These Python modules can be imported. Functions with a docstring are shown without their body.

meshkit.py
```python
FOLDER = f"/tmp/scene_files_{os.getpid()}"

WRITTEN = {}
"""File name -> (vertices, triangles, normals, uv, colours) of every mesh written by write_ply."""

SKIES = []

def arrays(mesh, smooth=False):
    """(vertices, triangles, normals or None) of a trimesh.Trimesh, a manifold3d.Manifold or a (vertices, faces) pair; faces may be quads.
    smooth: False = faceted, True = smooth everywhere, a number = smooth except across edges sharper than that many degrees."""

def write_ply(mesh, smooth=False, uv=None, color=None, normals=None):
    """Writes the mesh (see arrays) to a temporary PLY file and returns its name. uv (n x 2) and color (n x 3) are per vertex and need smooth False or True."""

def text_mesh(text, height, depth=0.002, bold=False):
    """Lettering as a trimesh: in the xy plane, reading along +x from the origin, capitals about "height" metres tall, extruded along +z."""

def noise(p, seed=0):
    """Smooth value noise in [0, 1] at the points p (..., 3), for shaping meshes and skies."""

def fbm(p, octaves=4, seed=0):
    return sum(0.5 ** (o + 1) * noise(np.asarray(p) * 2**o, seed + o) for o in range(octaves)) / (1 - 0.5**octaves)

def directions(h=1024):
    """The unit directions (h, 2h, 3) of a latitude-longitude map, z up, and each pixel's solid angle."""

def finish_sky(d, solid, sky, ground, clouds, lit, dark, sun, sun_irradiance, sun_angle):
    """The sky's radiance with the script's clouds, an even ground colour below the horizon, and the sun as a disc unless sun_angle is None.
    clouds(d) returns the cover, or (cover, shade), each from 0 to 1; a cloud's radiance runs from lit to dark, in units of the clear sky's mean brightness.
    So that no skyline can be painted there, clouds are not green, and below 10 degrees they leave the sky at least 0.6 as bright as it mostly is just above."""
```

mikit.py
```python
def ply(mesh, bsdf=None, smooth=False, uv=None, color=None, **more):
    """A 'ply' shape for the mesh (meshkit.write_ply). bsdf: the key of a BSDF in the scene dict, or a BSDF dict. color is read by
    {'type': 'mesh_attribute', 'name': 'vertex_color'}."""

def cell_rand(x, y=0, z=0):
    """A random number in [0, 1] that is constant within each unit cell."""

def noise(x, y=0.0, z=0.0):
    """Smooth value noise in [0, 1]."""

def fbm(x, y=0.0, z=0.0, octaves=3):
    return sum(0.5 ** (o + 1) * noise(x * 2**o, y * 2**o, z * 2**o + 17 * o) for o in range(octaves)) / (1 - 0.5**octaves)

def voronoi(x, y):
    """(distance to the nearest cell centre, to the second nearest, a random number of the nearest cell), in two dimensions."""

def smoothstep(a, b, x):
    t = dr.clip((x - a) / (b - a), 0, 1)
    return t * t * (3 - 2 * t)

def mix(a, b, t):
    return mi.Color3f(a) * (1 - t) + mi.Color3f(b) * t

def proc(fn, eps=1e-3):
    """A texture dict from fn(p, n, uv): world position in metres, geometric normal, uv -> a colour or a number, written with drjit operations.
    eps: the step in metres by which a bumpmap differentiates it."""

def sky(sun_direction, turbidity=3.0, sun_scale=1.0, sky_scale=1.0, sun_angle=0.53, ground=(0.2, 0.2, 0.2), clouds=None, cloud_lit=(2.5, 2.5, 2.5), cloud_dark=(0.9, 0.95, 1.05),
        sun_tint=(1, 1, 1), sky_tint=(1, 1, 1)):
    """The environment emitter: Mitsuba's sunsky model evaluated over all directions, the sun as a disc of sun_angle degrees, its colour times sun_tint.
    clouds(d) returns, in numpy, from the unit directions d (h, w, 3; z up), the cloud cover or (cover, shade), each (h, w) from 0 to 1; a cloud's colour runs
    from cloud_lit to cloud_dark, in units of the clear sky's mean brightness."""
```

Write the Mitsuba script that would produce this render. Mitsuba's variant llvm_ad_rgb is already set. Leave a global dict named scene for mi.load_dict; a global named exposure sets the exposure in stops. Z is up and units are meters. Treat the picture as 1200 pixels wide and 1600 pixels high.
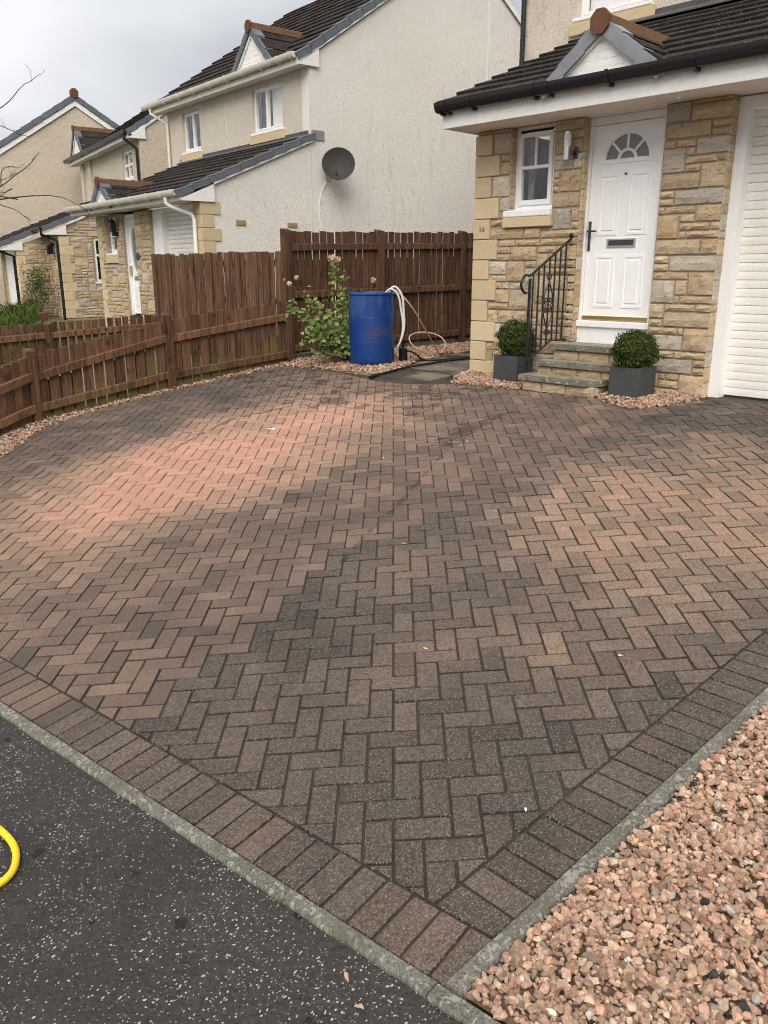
import math, random
import numpy as np, trimesh, drjit as dr, mitsuba as mi, mikit, meshkit
from shapely.geometry import Polygon, box as sbox, Point, LineString
from mikit import proc, noise, fbm, voronoi, cell_rand, smoothstep, mix
T = mi.ScalarTransform4f
rng = np.random.default_rng(7)
random.seed(7)
scene, labels = {}, {}

# ------------------------------------------------------------------ camera, sky, exposure
CAM_P, CAM_A = math.radians(16.3), math.radians(45.6)
FWD = np.array([-math.sin(CAM_A) * math.cos(CAM_P), math.cos(CAM_A) * math.cos(CAM_P), -math.sin(CAM_P)])
scene['camera'] = {'type': 'perspective', 'fov': 2 * math.degrees(math.atan(600 / 1280)), 'fov_axis': 'x', 'near_clip': 0.05, 'far_clip': 2000,
                   'to_world': T().look_at(origin=[0, 0, 0], target=FWD.tolist(), up=[0, 0, 1])}
exposure = 3.3


def clouds(d):
    e = np.clip(d[..., 2], 0.02, 1)
    q = np.stack([d[..., 0] / (e + .25), d[..., 1] / (e + .25), e * 1.5], -1)
    n = meshkit.fbm(q * 1.7 + 3.3, 5, 11)
    m = meshkit.fbm(q * .8 + 9.1, 3, 5)
    gap = np.exp(-(((d[..., 0] + .93) / .17) ** 2 + ((d[..., 1] - .30) / .17) ** 2 + ((e - .23) / .07) ** 2))   # the thin, bright part of the cloud low on the left
    shade = np.clip(.66 + (n - .5) * 1.9 + (m - .5) * 1.0 - 1.1 * gap * (.6 + .8 * n), 0, 1)
    return np.ones_like(e), shade


scene['sky'] = mikit.sky((.45, -.62, .80), turbidity=3, sun_scale=.30, sun_angle=50, clouds=clouds, cloud_lit=(1.11, 1.13, 1.17), cloud_dark=(.66, .685, .735), ground=(.16, .14, .12),
                         sun_tint=(.86, .965, 1.16))


# ------------------------------------------------------------------ materials
def mat(key, fn=None, rgb=None, rough=.8, spec=.3, bump=None, eps=1e-3, metallic=0., **kw):
    b = {'type': 'principled', 'base_color': proc(fn) if fn else {'type': 'rgb', 'value': list(rgb)}, 'roughness': proc(rough) if callable(rough) else rough, 'specular': spec,
         'metallic': metallic, **kw}
    if bump:
        b = {'type': 'bumpmap', 'arbitrary': proc(bump, eps), 'scale': 1.0, 'bsdf': b}
    scene[key] = {'type': 'twosided', 'bsdf': b}


def lum(c, k):
    return mi.Color3f(c[0] * k, c[1] * k, c[2] * k)


def ramp(t, stops):
    c = mi.Color3f(stops[0][1])
    for (a, _), (b, cb) in zip(stops[:-1], stops[1:]):
        u = dr.clip((t - a) / (b - a), 0, 1)
        c = c * (1 - u) + mi.Color3f(cb) * u
    return c


def segd(p, pts):
    best = mi.Float(9)
    for (ax, ay), (bx, by) in zip(pts[:-1], pts[1:]):
        vx, vy = bx - ax, by - ay
        t = dr.clip(((p.x - ax) * vx + (p.y - ay) * vy) / (vx * vx + vy * vy), 0, 1)
        best = dr.minimum(best, dr.sqrt(dr.square(p.x - ax - t * vx) + dr.square(p.y - ay - t * vy)))
    return best


def paver_col(p, n, uv):
    tone, v = uv.x, uv.y
    spk = dr.select(v > 1.5, mi.Float(1), mi.Float(.22))
    r = dr.select(v > 1.5, v - 2, v)
    t = tone + (fbm(p.x * 3.1, p.y * 3.1, 1.0, 4) - .5) * .30
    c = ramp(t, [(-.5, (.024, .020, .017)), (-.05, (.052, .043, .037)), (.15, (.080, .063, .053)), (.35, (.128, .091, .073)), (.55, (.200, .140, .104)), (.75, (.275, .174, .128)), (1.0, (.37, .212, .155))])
    g = mi.luminance(c)
    grey = dr.select(r > .80, mi.Float(.55), mi.Float(.30)) * (1 - tone) * dr.select(v > 1.5, mi.Float(1.), mi.Float(.4))
    c = c * (1 - grey) + mi.Color3f(g * 1.10, g * 1.06, g * .98) * grey
    c = c * dr.select(v > 1.5, .87 + .26 * dr.abs(r * 7.3 - dr.floor(r * 7.3)), .93 + .14 * dr.abs(r * 7.3 - dr.floor(r * 7.3)))
    c = c * dr.select(v > 1.5, mi.Color3f(1.03, .985, .94), mi.Color3f(1.02, .99, .98))
    fine = noise(p.x * 310, p.y * 310, 3.) * .6 + noise(p.x * 140, p.y * 140, 8.) * .4
    c = c * (1 + (fine - .5) * (.55 + .75 * spk))
    d1, d2, w = voronoi(p.x * 135, p.y * 135)
    sp = dr.select((d1 < .32) & (w > .68), 1., 0.) * spk
    c = c * (1 - .5 * sp) + mi.Color3f(.26, .225, .195) * (.5 * sp)
    d1, d2, w = voronoi(p.x * 66 + 3, p.y * 66)
    sp = dr.select((d1 < .17) & (w > .86), 1., 0.) * spk
    c = c * (1 - .55 * sp) + mi.Color3f(.32, .28, .245) * (.55 * sp)
    wig = (fbm(p.x * 14, p.y * 14, 2., 3) - .5) * .16
    # silt lines and wet smears left by the washing
    w1 = dr.select(segd(p, [(-3.35, 2.9), (-3.53, 3.23), (-3.8, 3.85), (-4.31, 4.87), (-4.6, 5.5)]) + wig * .45 < .007, .7, 0.)
    w2 = dr.select(segd(p, [(-4.55, 5.2), (-4.68, 5.75), (-4.66, 6.05)]) + wig + (noise(p.x * 45, p.y * 9, 4.) - .5) * .22 < .09, 1., 0.)
    w3 = dr.select(segd(p, [(-6.55, 3.7), (-6.8, 4.16), (-7.03, 4.7), (-6.88, 5.5), (-6.6, 5.45), (-6.72, 5.6), (-6.94, 6.05)]) + wig * .55 < .020, 1., 0.)
    w4 = dr.select(segd(p, [(-7.9, 4.6), (-7.3, 5.1), (-7.05, 5.5)]) + wig * .6 < .015, 1., 0.)
    k = dr.maximum(dr.maximum(w1, w2 * .75), dr.maximum(w3 * .85, w4))
    c = c * (1 - .55 * k)
    # dried splashes of dirt along the far edge
    k = dr.select((fbm(p.x * 6, p.y * 9, 4., 4) > .60) & (p.y > 5.6) & (p.x < -5.4), .45, 0.)
    return c * (1 - k)


mat('mat_paver', paver_col, rough=.86, spec=.22)


def joint_col(p, n, uv):
    c = mix((.030, .025, .020), (.056, .045, .034), fbm(p.x * 9, p.y * 9, 0., 3))
    moss = smoothstep(.60, .70, fbm(p.x * 2.3, p.y * 2.3, 5., 4))
    return mix(c, (.050, .052, .022), moss * .45)


mat('mat_joint', joint_col, rough=.95)


def asphalt_col(p, n, uv):
    c = mix((.034, .031, .029), (.046, .041, .038), fbm(p.x * 2.2, p.y * 2.2, 0., 4))
    c = c * (.70 + .6 * noise(p.x * 240, p.y * 240, 1.)) * (.82 + .36 * noise(p.x * 95, p.y * 95, 6.))
    dk = smoothstep(.60, .66, fbm(p.x * 3.9 + 7, p.y * 3.9, 3., 4))
    c = c * (1 - .16 * dk)
    wx, wy = noise(p.x * 60, p.y * 60, 5.) * .5, noise(p.x * 60, p.y * 60, 9.) * .5
    dens = .55 + .45 * smoothstep(.35, .6, fbm(p.x * 9, p.y * 9, 7., 3))
    for s, thr, rad in ((78, .79, .15), (54, .84, .13), (135, .80, .15)):
        d1, d2, w = voronoi(p.x * s + wx * s * .012 + s, p.y * s * .8 + wy)
        k = dr.select((d1 < rad * (.7 + .9 * noise(p.x * 190, p.y * 190, s))) & (w > thr + .25 * (1 - dens)), 1., 0.)
        c = mix(c, mi.Color3f(.40, .375, .35) * (.5 + .6 * w), k * .92)
    d1, d2, w = voronoi(p.x * 4.3 + .7, p.y * 4.3)
    spot = dr.select(d1 + (noise(p.x * 60, p.y * 60, 2.) - .5) * .14 < .17 * (w - .45), 1., 0.)
    c = c * (1 - .6 * spot)
    return c


def asphalt_rough(p, n, uv):
    return .72 - .22 * smoothstep(.52, .62, fbm(p.x * 3.9 + 7, p.y * 3.9, 3., 4))


mat('mat_asphalt', asphalt_col, rough=asphalt_rough, spec=.3, bump=lambda p, n, uv: .0034 * noise(p.x * 110, p.y * 110, 1.) + .0020 * noise(p.x * 260, p.y * 260, 1.))


def kerb_col(p, n, uv):
    c = mix((.095, .092, .076), (.185, .180, .152), fbm(p.x * 17, p.y * 17, p.z * 17, 4))
    c = c * (.55 + .9 * noise(p.x * 230, p.y * 230, 3.))
    c = mix(c, (.33, .32, .28), dr.select(fbm(p.x * 75, p.y * 75, 4., 3) > .66, .6, 0.))
    moss = smoothstep(.57, .66, fbm(p.x * 7 + 4, p.y * 7, 2., 4))
    return mix(c, (.085, .085, .055), moss * .45)


mat('mat_kerb', kerb_col, rough=.9, bump=lambda p, n, uv: .0016 * noise(p.x * 190, p.y * 190, p.z * 190))


def gravel_col(p, n, uv):
    r = uv.x
    c = ramp(r, [(0, (.40, .235, .165)), (.22, (.50, .315, .225)), (.45, (.54, .37, .26)), (.62, (.36, .225, .165)), (.80, (.58, .44, .32)), (.88, (.30, .25, .21)), (.93, (.40, .27, .20)), (.955, (.66, .60, .53)), (.97, (.04, .038, .036)), (1, (.06, .055, .05))])
    return c * (.55 + .8 * fbm(p.x * 120, p.y * 120, p.z * 120, 4)) * (.55 + .62 * uv.y)


mat('mat_gravel', gravel_col, rough=.88, spec=.25)
mat('mat_soil', lambda p, n, uv: mix((.075, .052, .038), (.18, .118, .084), fbm(p.x * 45, p.y * 45, 0., 4)), rough=.95, bump=lambda p, n, uv: .012 * fbm(p.x * 40, p.y * 40, 1., 3))
mat('mat_ground', lambda p, n, uv: mix((.045, .065, .022), (.10, .095, .045), fbm(p.x * 1.3, p.y * 1.3, 0., 4)), rough=.95, bump=lambda p, n, uv: .03 * fbm(p.x * 9, p.y * 9, 1., 3))
mat('mat_drive_far', lambda p, n, uv: mix((.10, .082, .066), (.20, .16, .13), fbm(p.x * 26, p.y * 26, 0., 4)), rough=.95)


def path_col(p, n, uv):
    c = mix((.085, .072, .055), (.165, .142, .110), fbm(p.x * 3, p.y * 9, 0., 4)) * (.8 + .3 * uv.y) * (.8 + .4 * noise(p.x * 150, p.y * 150, 1.))
    wet = smoothstep(.45, .55, fbm(p.x * 1.3, p.y * 3.4, 6., 3))
    return c * (1 - .5 * wet)


mat('mat_path', path_col, rough=lambda p, n, uv: .75 - .5 * smoothstep(.45, .55, fbm(p.x * 1.3, p.y * 3.4, 6., 3)), spec=.4)


def stone_col(p, n, uv):
    r, q = uv.x, uv.y
    c = ramp(r, [(0, (.41, .31, .195)), (.2, (.475, .375, .25)), (.4, (.44, .335, .215)), (.58, (.50, .405, .28)), (.66, (.43, .355, .265)), (.74, (.45, .395, .315)), (1, (.41, .37, .31))])
    band = fbm(p.x * 3 + q * 40, p.y * 3, p.z * 22, 4)
    c = c * (.74 + .54 * band)
    c = mix(c, (.44, .25, .10), smoothstep(.60, .72, fbm(p.x * 9 + q * 9, p.y * 9, p.z * 9, 3)) * .35 * smoothstep(.75, .6, r))
    c = c * (.80 + .4 * noise(p.x * 160, p.y * 160, p.z * 160))
    pit = dr.select(fbm(p.x * 26, p.y * 26, p.z * 60 + q * 7, 3) > .68, .38, 0.)
    return c * (1 - pit) * (.86 + .26 * q)


mat('mat_stone', stone_col, rough=.92, spec=.2, bump=lambda p, n, uv: .006 * fbm(p.x * 34, p.y * 34, p.z * 52, 4))
mat('mat_dressed', lambda p, n, uv: mix((.52, .41, .255), (.59, .48, .315), fbm(p.x * 5 + uv.y * 30, p.y * 5, p.z * 7, 3)) * (.86 + .24 * noise(p.x * 210, p.y * 210, p.z * 210)) * (.92 + .14 * uv.y), rough=.92,
    bump=lambda p, n, uv: .0012 * noise(p.x * 150, p.y * 150, p.z * 150))
mat('mat_mortar', lambda p, n, uv: mix((.26, .21, .155), (.36, .295, .215), fbm(p.x * 30, p.y * 30, p.z * 30, 3)), rough=.95)


def harl(base, lo, streak):
    def f(p, n, uv):
        h = p.x * .71 + p.y * .9
        c = mix(lo, base, smoothstep(.25, .75, fbm(p.x * .9, p.y * .9, p.z * .9, 4)))
        d1, d2, w = voronoi(h * 62, p.z * 62)
        c = c * (.90 + .18 * w) * (1 - .20 * smoothstep(.35, .62, d1))
        st = .6 * smoothstep(.64, .74, fbm(h * 14, p.z * 1.6, 3., 4)) * smoothstep(.50, .66, fbm(h * 1.1 + 8, p.z * .7, 9., 3))
        sp = smoothstep(.70, .78, fbm(h * 24, p.z * 9, 5., 3)) * smoothstep(.48, .60, fbm(h * .8, p.z * .9 + 4, 2., 3))
        return c * (1 - streak * dr.maximum(st, sp))
    return f


def harl_bump(p, n, uv):
    h = p.x * .71 + p.y * .9
    d1, d2, w = voronoi(h * 62, p.z * 62)
    return -.0028 * d1


mat('mat_harl', harl((.765, .73, .69), (.725, .69, .65), .17), rough=.93, bump=harl_bump, eps=2e-3)
mat('mat_harl_beige', harl((.63, .57, .49), (.58, .52, .44), .18), rough=.93, bump=harl_bump, eps=2e-3)
mat('mat_harl_far', lambda p, n, uv: mix((.47, .405, .325), (.545, .475, .385), fbm(p.x * 1.5, p.y * 1.5, p.z * 1.5, 5)) * (.86 + .28 * noise(p.x * 25, p.y * 25, p.z * 25)), rough=.95)
mat('mat_upvc', rgb=(.80, .80, .80), rough=.35, spec=.45)
mat('mat_door', rgb=(.83, .83, .835), rough=.3, spec=.5)
mat('mat_white_board', lambda p, n, uv: mix((.72, .71, .69), (.80, .795, .78), fbm(p.x * 4, p.y * 4, p.z * 9, 4)), rough=.5)
mat('mat_soffit', rgb=(.66, .62, .56), rough=.6)
mat('mat_garage', lambda p, n, uv: mix((.75, .73, .68), (.81, .79, .745), fbm(p.x * 3, p.y * 3, p.z * 3, 3)), rough=.4, spec=.4)
mat('mat_cream_pvc', lambda p, n, uv: mix((.58, .55, .47), (.70, .665, .58), fbm(p.x * 5, p.y * 5, p.z * 5, 4)), rough=.4, spec=.4)
mat('mat_black_pvc', rgb=(.012, .0125, .014), rough=.3, spec=.5)


def tile_col(p, n, uv):
    c = mix((.017, .0140, .0128), (.034, .0275, .0245), fbm(p.x * 6, p.y * 6, p.z * 6, 4)) * (.8 + .4 * cell_rand(p.x * 3.33, p.y * 3.1))
    lich = dr.select(fbm(p.x * 40, p.y * 40, p.z * 40, 3) > .70, .7, 0.)
    c = mix(c, (.13, .122, .105), lich)
    return c * (.75 + .5 * noise(p.x * 130, p.y * 130, p.z * 130))


mat('mat_tile', tile_col, rough=.8, spec=.15)
mat('mat_verge', lambda p, n, uv: mix((.075, .086, .104), (.145, .162, .188), fbm(p.x * 5, p.y * 5, p.z * 5, 4)) * (.8 + .4 * noise(p.x * 60, p.y * 60, p.z * 60)), rough=.55, spec=.4)
mat('mat_flashing', lambda p, n, uv: mix((.045, .046, .048), (.095, .098, .10), fbm(p.x * 7, p.y * 7, p.z * 7, 4)), rough=.6)
mat('mat_lead', lambda p, n, uv: mix((.14, .155, .175), (.27, .285, .31), fbm(p.x * 7, p.y * 7, p.z * 7, 4)), rough=.5, spec=.5)


def terra_col(p, n, uv):
    c = mix((.095, .042, .026), (.155, .072, .042), fbm(p.x * 9, p.y * 9, p.z * 9, 4))
    mo = .85 * smoothstep(.40, .54, fbm(p.x * 16 + 5, p.y * 16, p.z * 16, 4)) * dr.clip(n.z * 1.4, 0, 1)
    return mix(c, (.085, .060, .028), mo)


mat('mat_terra', terra_col, rough=.85)


def wood_col(p, n, uv):
    r = uv.y
    h = p.x * .8 + p.y * .6
    g = fbm(h * 70 + r * 50, p.z * 3.2, r * 9, 4)
    c = mix((.060, .031, .019), (.150, .080, .048), smoothstep(.2, .8, g))
    c = c * (.78 + .5 * r) * (.86 + .28 * noise(h * 190 + r * 31, p.z * 7, 3.))
    kn = voronoi(h * 5 + r * 60, p.z * 2.4 + r * 17)
    c = c * (1 - .45 * smoothstep(.13, .05, kn[0]))
    al = smoothstep(.45, .72, uv.x * (.35 + 1.1 * fbm(h * 7, p.z * 5, 2., 4)))
    return mix(c, (.125, .108, .032), al * .85)


mat('mat_fence', wood_col, rough=.82, spec=.25)
mat('mat_fence_red', lambda p, n, uv: mix((.10, .018, .012), (.17, .03, .02), fbm(p.x * 30, p.y * 30, p.z * 2, 3)), rough=.8)
mat('mat_planter', lambda p, n, uv: mix((.040, .044, .046), (.075, .080, .083), fbm(p.x * 6, p.y * 6, p.z * 4, 4)) * (.85 + .3 * noise(p.x * 160, p.y * 160, p.z * 160)), rough=.6)
leaf = lambda a, b: (lambda p, n, uv: mix(a, b, uv.x) * (.75 + .5 * uv.y))
for k, a, b in (('mat_box_leaf', (.024, .040, .013), (.115, .145, .050)), ('mat_rose_leaf', (.085, .140, .038), (.30, .36, .14)), ('mat_grass', (.035, .065, .014), (.13, .17, .05)), ('mat_shrub_leaf', (.045, .075, .03), (.14, .17, .07))):
    scene[k] = {'type': 'principledthin', 'base_color': proc(leaf(a, b)), 'roughness': .5, 'diff_trans': .5, 'spec_trans': 0., 'eta': 1.4}
scene['mat_petal'] = {'type': 'principledthin', 'base_color': proc(lambda p, n, uv: mix((.72, .53, .36), (.80, .68, .52), uv.x) * (.8 + .2 * uv.y)), 'roughness': .6, 'diff_trans': .6}
mat('mat_stem', lambda p, n, uv: mix((.10, .075, .04), (.20, .15, .085), noise(p.x * 30, p.y * 30, p.z * 30)), rough=.8)
mat('mat_twig', rgb=(.045, .034, .028), rough=.85)


def barrel_col(p, n, uv):
    c = mix((.004, .030, .145), (.006, .045, .205), fbm(p.x * 4, p.y * 4, p.z * 3, 4))
    dry = smoothstep(.52, .66, fbm(p.x * 9, p.y * 9, p.z * 3.2, 4)) * smoothstep(-.75, -.5, p.z + (noise(p.x * 8, p.y * 8, 1.) - .5) * .3)
    c = mix(c, (.030, .085, .23), dry * .5)
    d = dr.sqrt(dr.square((p.x + 7.52) / .10) + dr.square((p.z + .72) / .085)) + (fbm(p.x * 18, p.y * 18, p.z * 18, 3) - .5) * 1.5
    return mix(c, (.075, .055, .05), smoothstep(1.2, .2, d) * .38 * dr.select(p.y < 7.45, 1., 0.))


mat('mat_barrel', barrel_col, rough=.38, spec=.5)
mat('mat_rubber', rgb=(.012, .012, .012), rough=.45)
mat('mat_iron', rgb=(.010, .010, .011), rough=.4, spec=.5)
mat('mat_hose_white', rgb=(.62, .61, .58), rough=.45)
mat('mat_hose_tan', rgb=(.52, .36, .235), rough=.5)
mat('mat_hose_yellow', rgb=(.78, .56, .03), rough=.4)
mat('mat_steel', rgb=(.62, .61, .59), rough=.28, metallic=1.)
mat('mat_brass', rgb=(.62, .47, .19), rough=.35, metallic=1.)
mat('mat_dark_metal', rgb=(.10, .10, .10), rough=.35, metallic=.8)
mat('mat_dish', lambda p, n, uv: mix((.020, .0175, .0155), (.034, .030, .027), fbm(p.x * 8, p.y * 8, p.z * 8, 3)), rough=.6)
mat('mat_dark', rgb=(.022, .022, .024), rough=.8)
mat('mat_room', lambda p, n, uv: mix((.05, .05, .05), (.12, .115, .11), noise(p.x * 5, p.y * 5, p.z * 7)), rough=.9)
mat('mat_curtain', rgb=(.30, .30, .29), rough=.9)
mat('mat_blind', rgb=(.78, .78, .78), rough=.7)
mat('mat_grey_glass', rgb=(.16, .17, .17), rough=.16, spec=.6)
mat('mat_slabconc', lambda p, n, uv: mix(mix((.11, .098, .074), (.225, .205, .165), fbm(p.x * 8, p.y * 8, p.z * 8, 4)), (.42, .40, .34), dr.select(fbm(p.x * 42, p.y * 42, p.z * 42, 3) > .69, .8, 0.)) * (.7 + .6 * noise(p.x * 120, p.y * 120, p.z * 120)) * (1 - .4 * smoothstep(.55, .7, fbm(p.x * 22, p.y * 22, p.z * 22, 3))), rough=.92)
mat('mat_vent', rgb=(.40, .30, .17), rough=.8)
mat('mat_ink', rgb=(.03, .025, .02), rough=.7)
scene['mat_glass'] = {'type': 'thindielectric'}


# ------------------------------------------------------------------ helpers
def ent(key, m, bsdf, smooth=False, uv=None, **kw):
    """one shape entry under a free key; returns the key"""
    if key in scene:
        i = 1
        while f'{key}_{i:03d}' in scene:
            i += 1
        key = f'{key}_{i:03d}'
    scene[key] = m_dict(m, bsdf, smooth, uv, **kw)
    return key


_count = {}


def nkey(base):
    i = _count.get(base, -1) + 1
    _count[base] = i
    return base if i == 0 else f'{base}_{i:03d}'


def m_dict(m, bsdf, smooth=False, uv=None, **kw):
    if uv is not None and np.ndim(uv) == 1:
        uv = np.tile(np.asarray(uv, float), (len(m.vertices), 1))
    return mikit.ply(m, bsdf, smooth=smooth, uv=uv, **kw)


def say(key, label, category=None, group=None, kind=None):
    d = labels[key] = {'label': label}
    if category: d['category'] = category
    if group: d['group'] = group
    if kind: d['kind'] = kind


def tm(v, f):
    f = np.asarray(f)
    if f.shape[1] == 4:
        f = np.vstack([f[:, [0, 1, 2]], f[:, [0, 2, 3]]])
    return trimesh.Trimesh(np.asarray(v, float), f, process=False)


def cat(ms):
    ms = [m for m in ms if m is not None]
    return trimesh.util.concatenate(ms) if len(ms) > 1 else ms[0]


BOXF = np.array([[0, 2, 3, 1], [4, 5, 7, 6], [0, 1, 5, 4], [2, 6, 7, 3], [0, 4, 6, 2], [1, 3, 7, 5]])


def bx(x0, x1, y0, y1, z0, z1):
    v = np.array([[x, y, z] for x in (x0, x1) for y in (y0, y1) for z in (z0, z1)], float)
    return tm(v, BOXF)


def cbx(x0, x1, y0, y1, z0, z1, c=.004):
    """a box with chamfered edges (hull of 24 points)"""
    c = min(c, .45 * min(abs(x1 - x0), abs(y1 - y0), abs(z1 - z0)))
    p = []
    for x, sx in ((x0, 1), (x1, -1)):
        for y, sy in ((y0, 1), (y1, -1)):
            for z, sz in ((z0, 1), (z1, -1)):
                p += [(x, y + sy * c, z + sz * c), (x + sx * c, y, z + sz * c), (x + sx * c, y + sy * c, z)]
    return trimesh.convex.convex_hull(np.array(p))


def prism(poly, z0, z1):
    """shapely polygon (xy) extruded along z"""
    m = trimesh.creation.extrude_polygon(poly, z1 - z0, engine='earcut')
    m.apply_translation([0, 0, z0])
    return m


def tube(pts, r, n=8, closed=False):
    pts = np.asarray(pts, float)
    k = len(pts)
    tan = np.gradient(pts, axis=0) if not closed else np.roll(pts, -1, 0) - np.roll(pts, 1, 0)
    tan /= np.linalg.norm(tan, axis=1, keepdims=True) + 1e-12
    ref = np.array([0, 0, 1.]) if abs(tan[0][2]) < .9 else np.array([1., 0, 0])
    v = []
    rr = np.broadcast_to(r, k)
    a = np.arange(n) * 2 * np.pi / n
    u = np.cross(tan[0], ref)
    for i in range(k):
        u = u - tan[i] * (u @ tan[i])
        u /= np.linalg.norm(u) + 1e-12
        w = np.cross(tan[i], u)
        v.append(pts[i] + rr[i] * (np.cos(a)[:, None] * u + np.sin(a)[:, None] * w))
    v = np.vstack(v)
    f = []
    for i in range(k if closed else k - 1):
        for j in range(n):
            a0, b0 = i * n + j, i * n + (j + 1) % n
            a1, b1 = ((i + 1) % k) * n + j, ((i + 1) % k) * n + (j + 1) % n
            f.append([a0, b0, b1, a1])
    m = tm(v, f)
    if not closed:
        c0, c1 = len(v), len(v) + 1
        caps = [[c0, (j + 1) % n, j] for j in range(n)] + [[c1, (k - 1) * n + j, (k - 1) * n + (j + 1) % n] for j in range(n)]
        m = tm(np.vstack([v, pts[0], pts[-1]]), np.vstack([m.faces, caps]))
    return m


def spline(pts, n=60):
    from scipy.interpolate import CubicSpline
    p = np.asarray(pts, float)
    t = np.r_[0, np.cumsum(np.linalg.norm(np.diff(p, axis=0), axis=1))]
    return CubicSpline(t, p)(np.linspace(0, t[-1], n))


class Frame:
    """a house's own axes: x along its front, y into it, z up"""
    def __init__(s, x, y, z, deg):
        t = math.radians(deg)
        s.M = np.array([[math.cos(t), -math.sin(t), 0, x], [math.sin(t), math.cos(t), 0, y], [0, 0, 1, z], [0, 0, 0, 1.]])

    def __call__(s, m):
        m = m.copy()
        m.apply_transform(s.M)
        return m

    def mat(s, L):
        return T((s.M @ L).tolist())


def FR(m, Y):      # (u, w, v) -> a wall at y = Y that faces -y
    v = m.vertices
    return tm(np.c_[v[:, 0], Y - v[:, 1], v[:, 2]], m.faces)


def RT(m, X):      # (u, w, v) -> a wall at x = X that faces +x
    v = m.vertices
    return tm(np.c_[X + v[:, 1], v[:, 0], v[:, 2]], m.faces)


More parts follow.
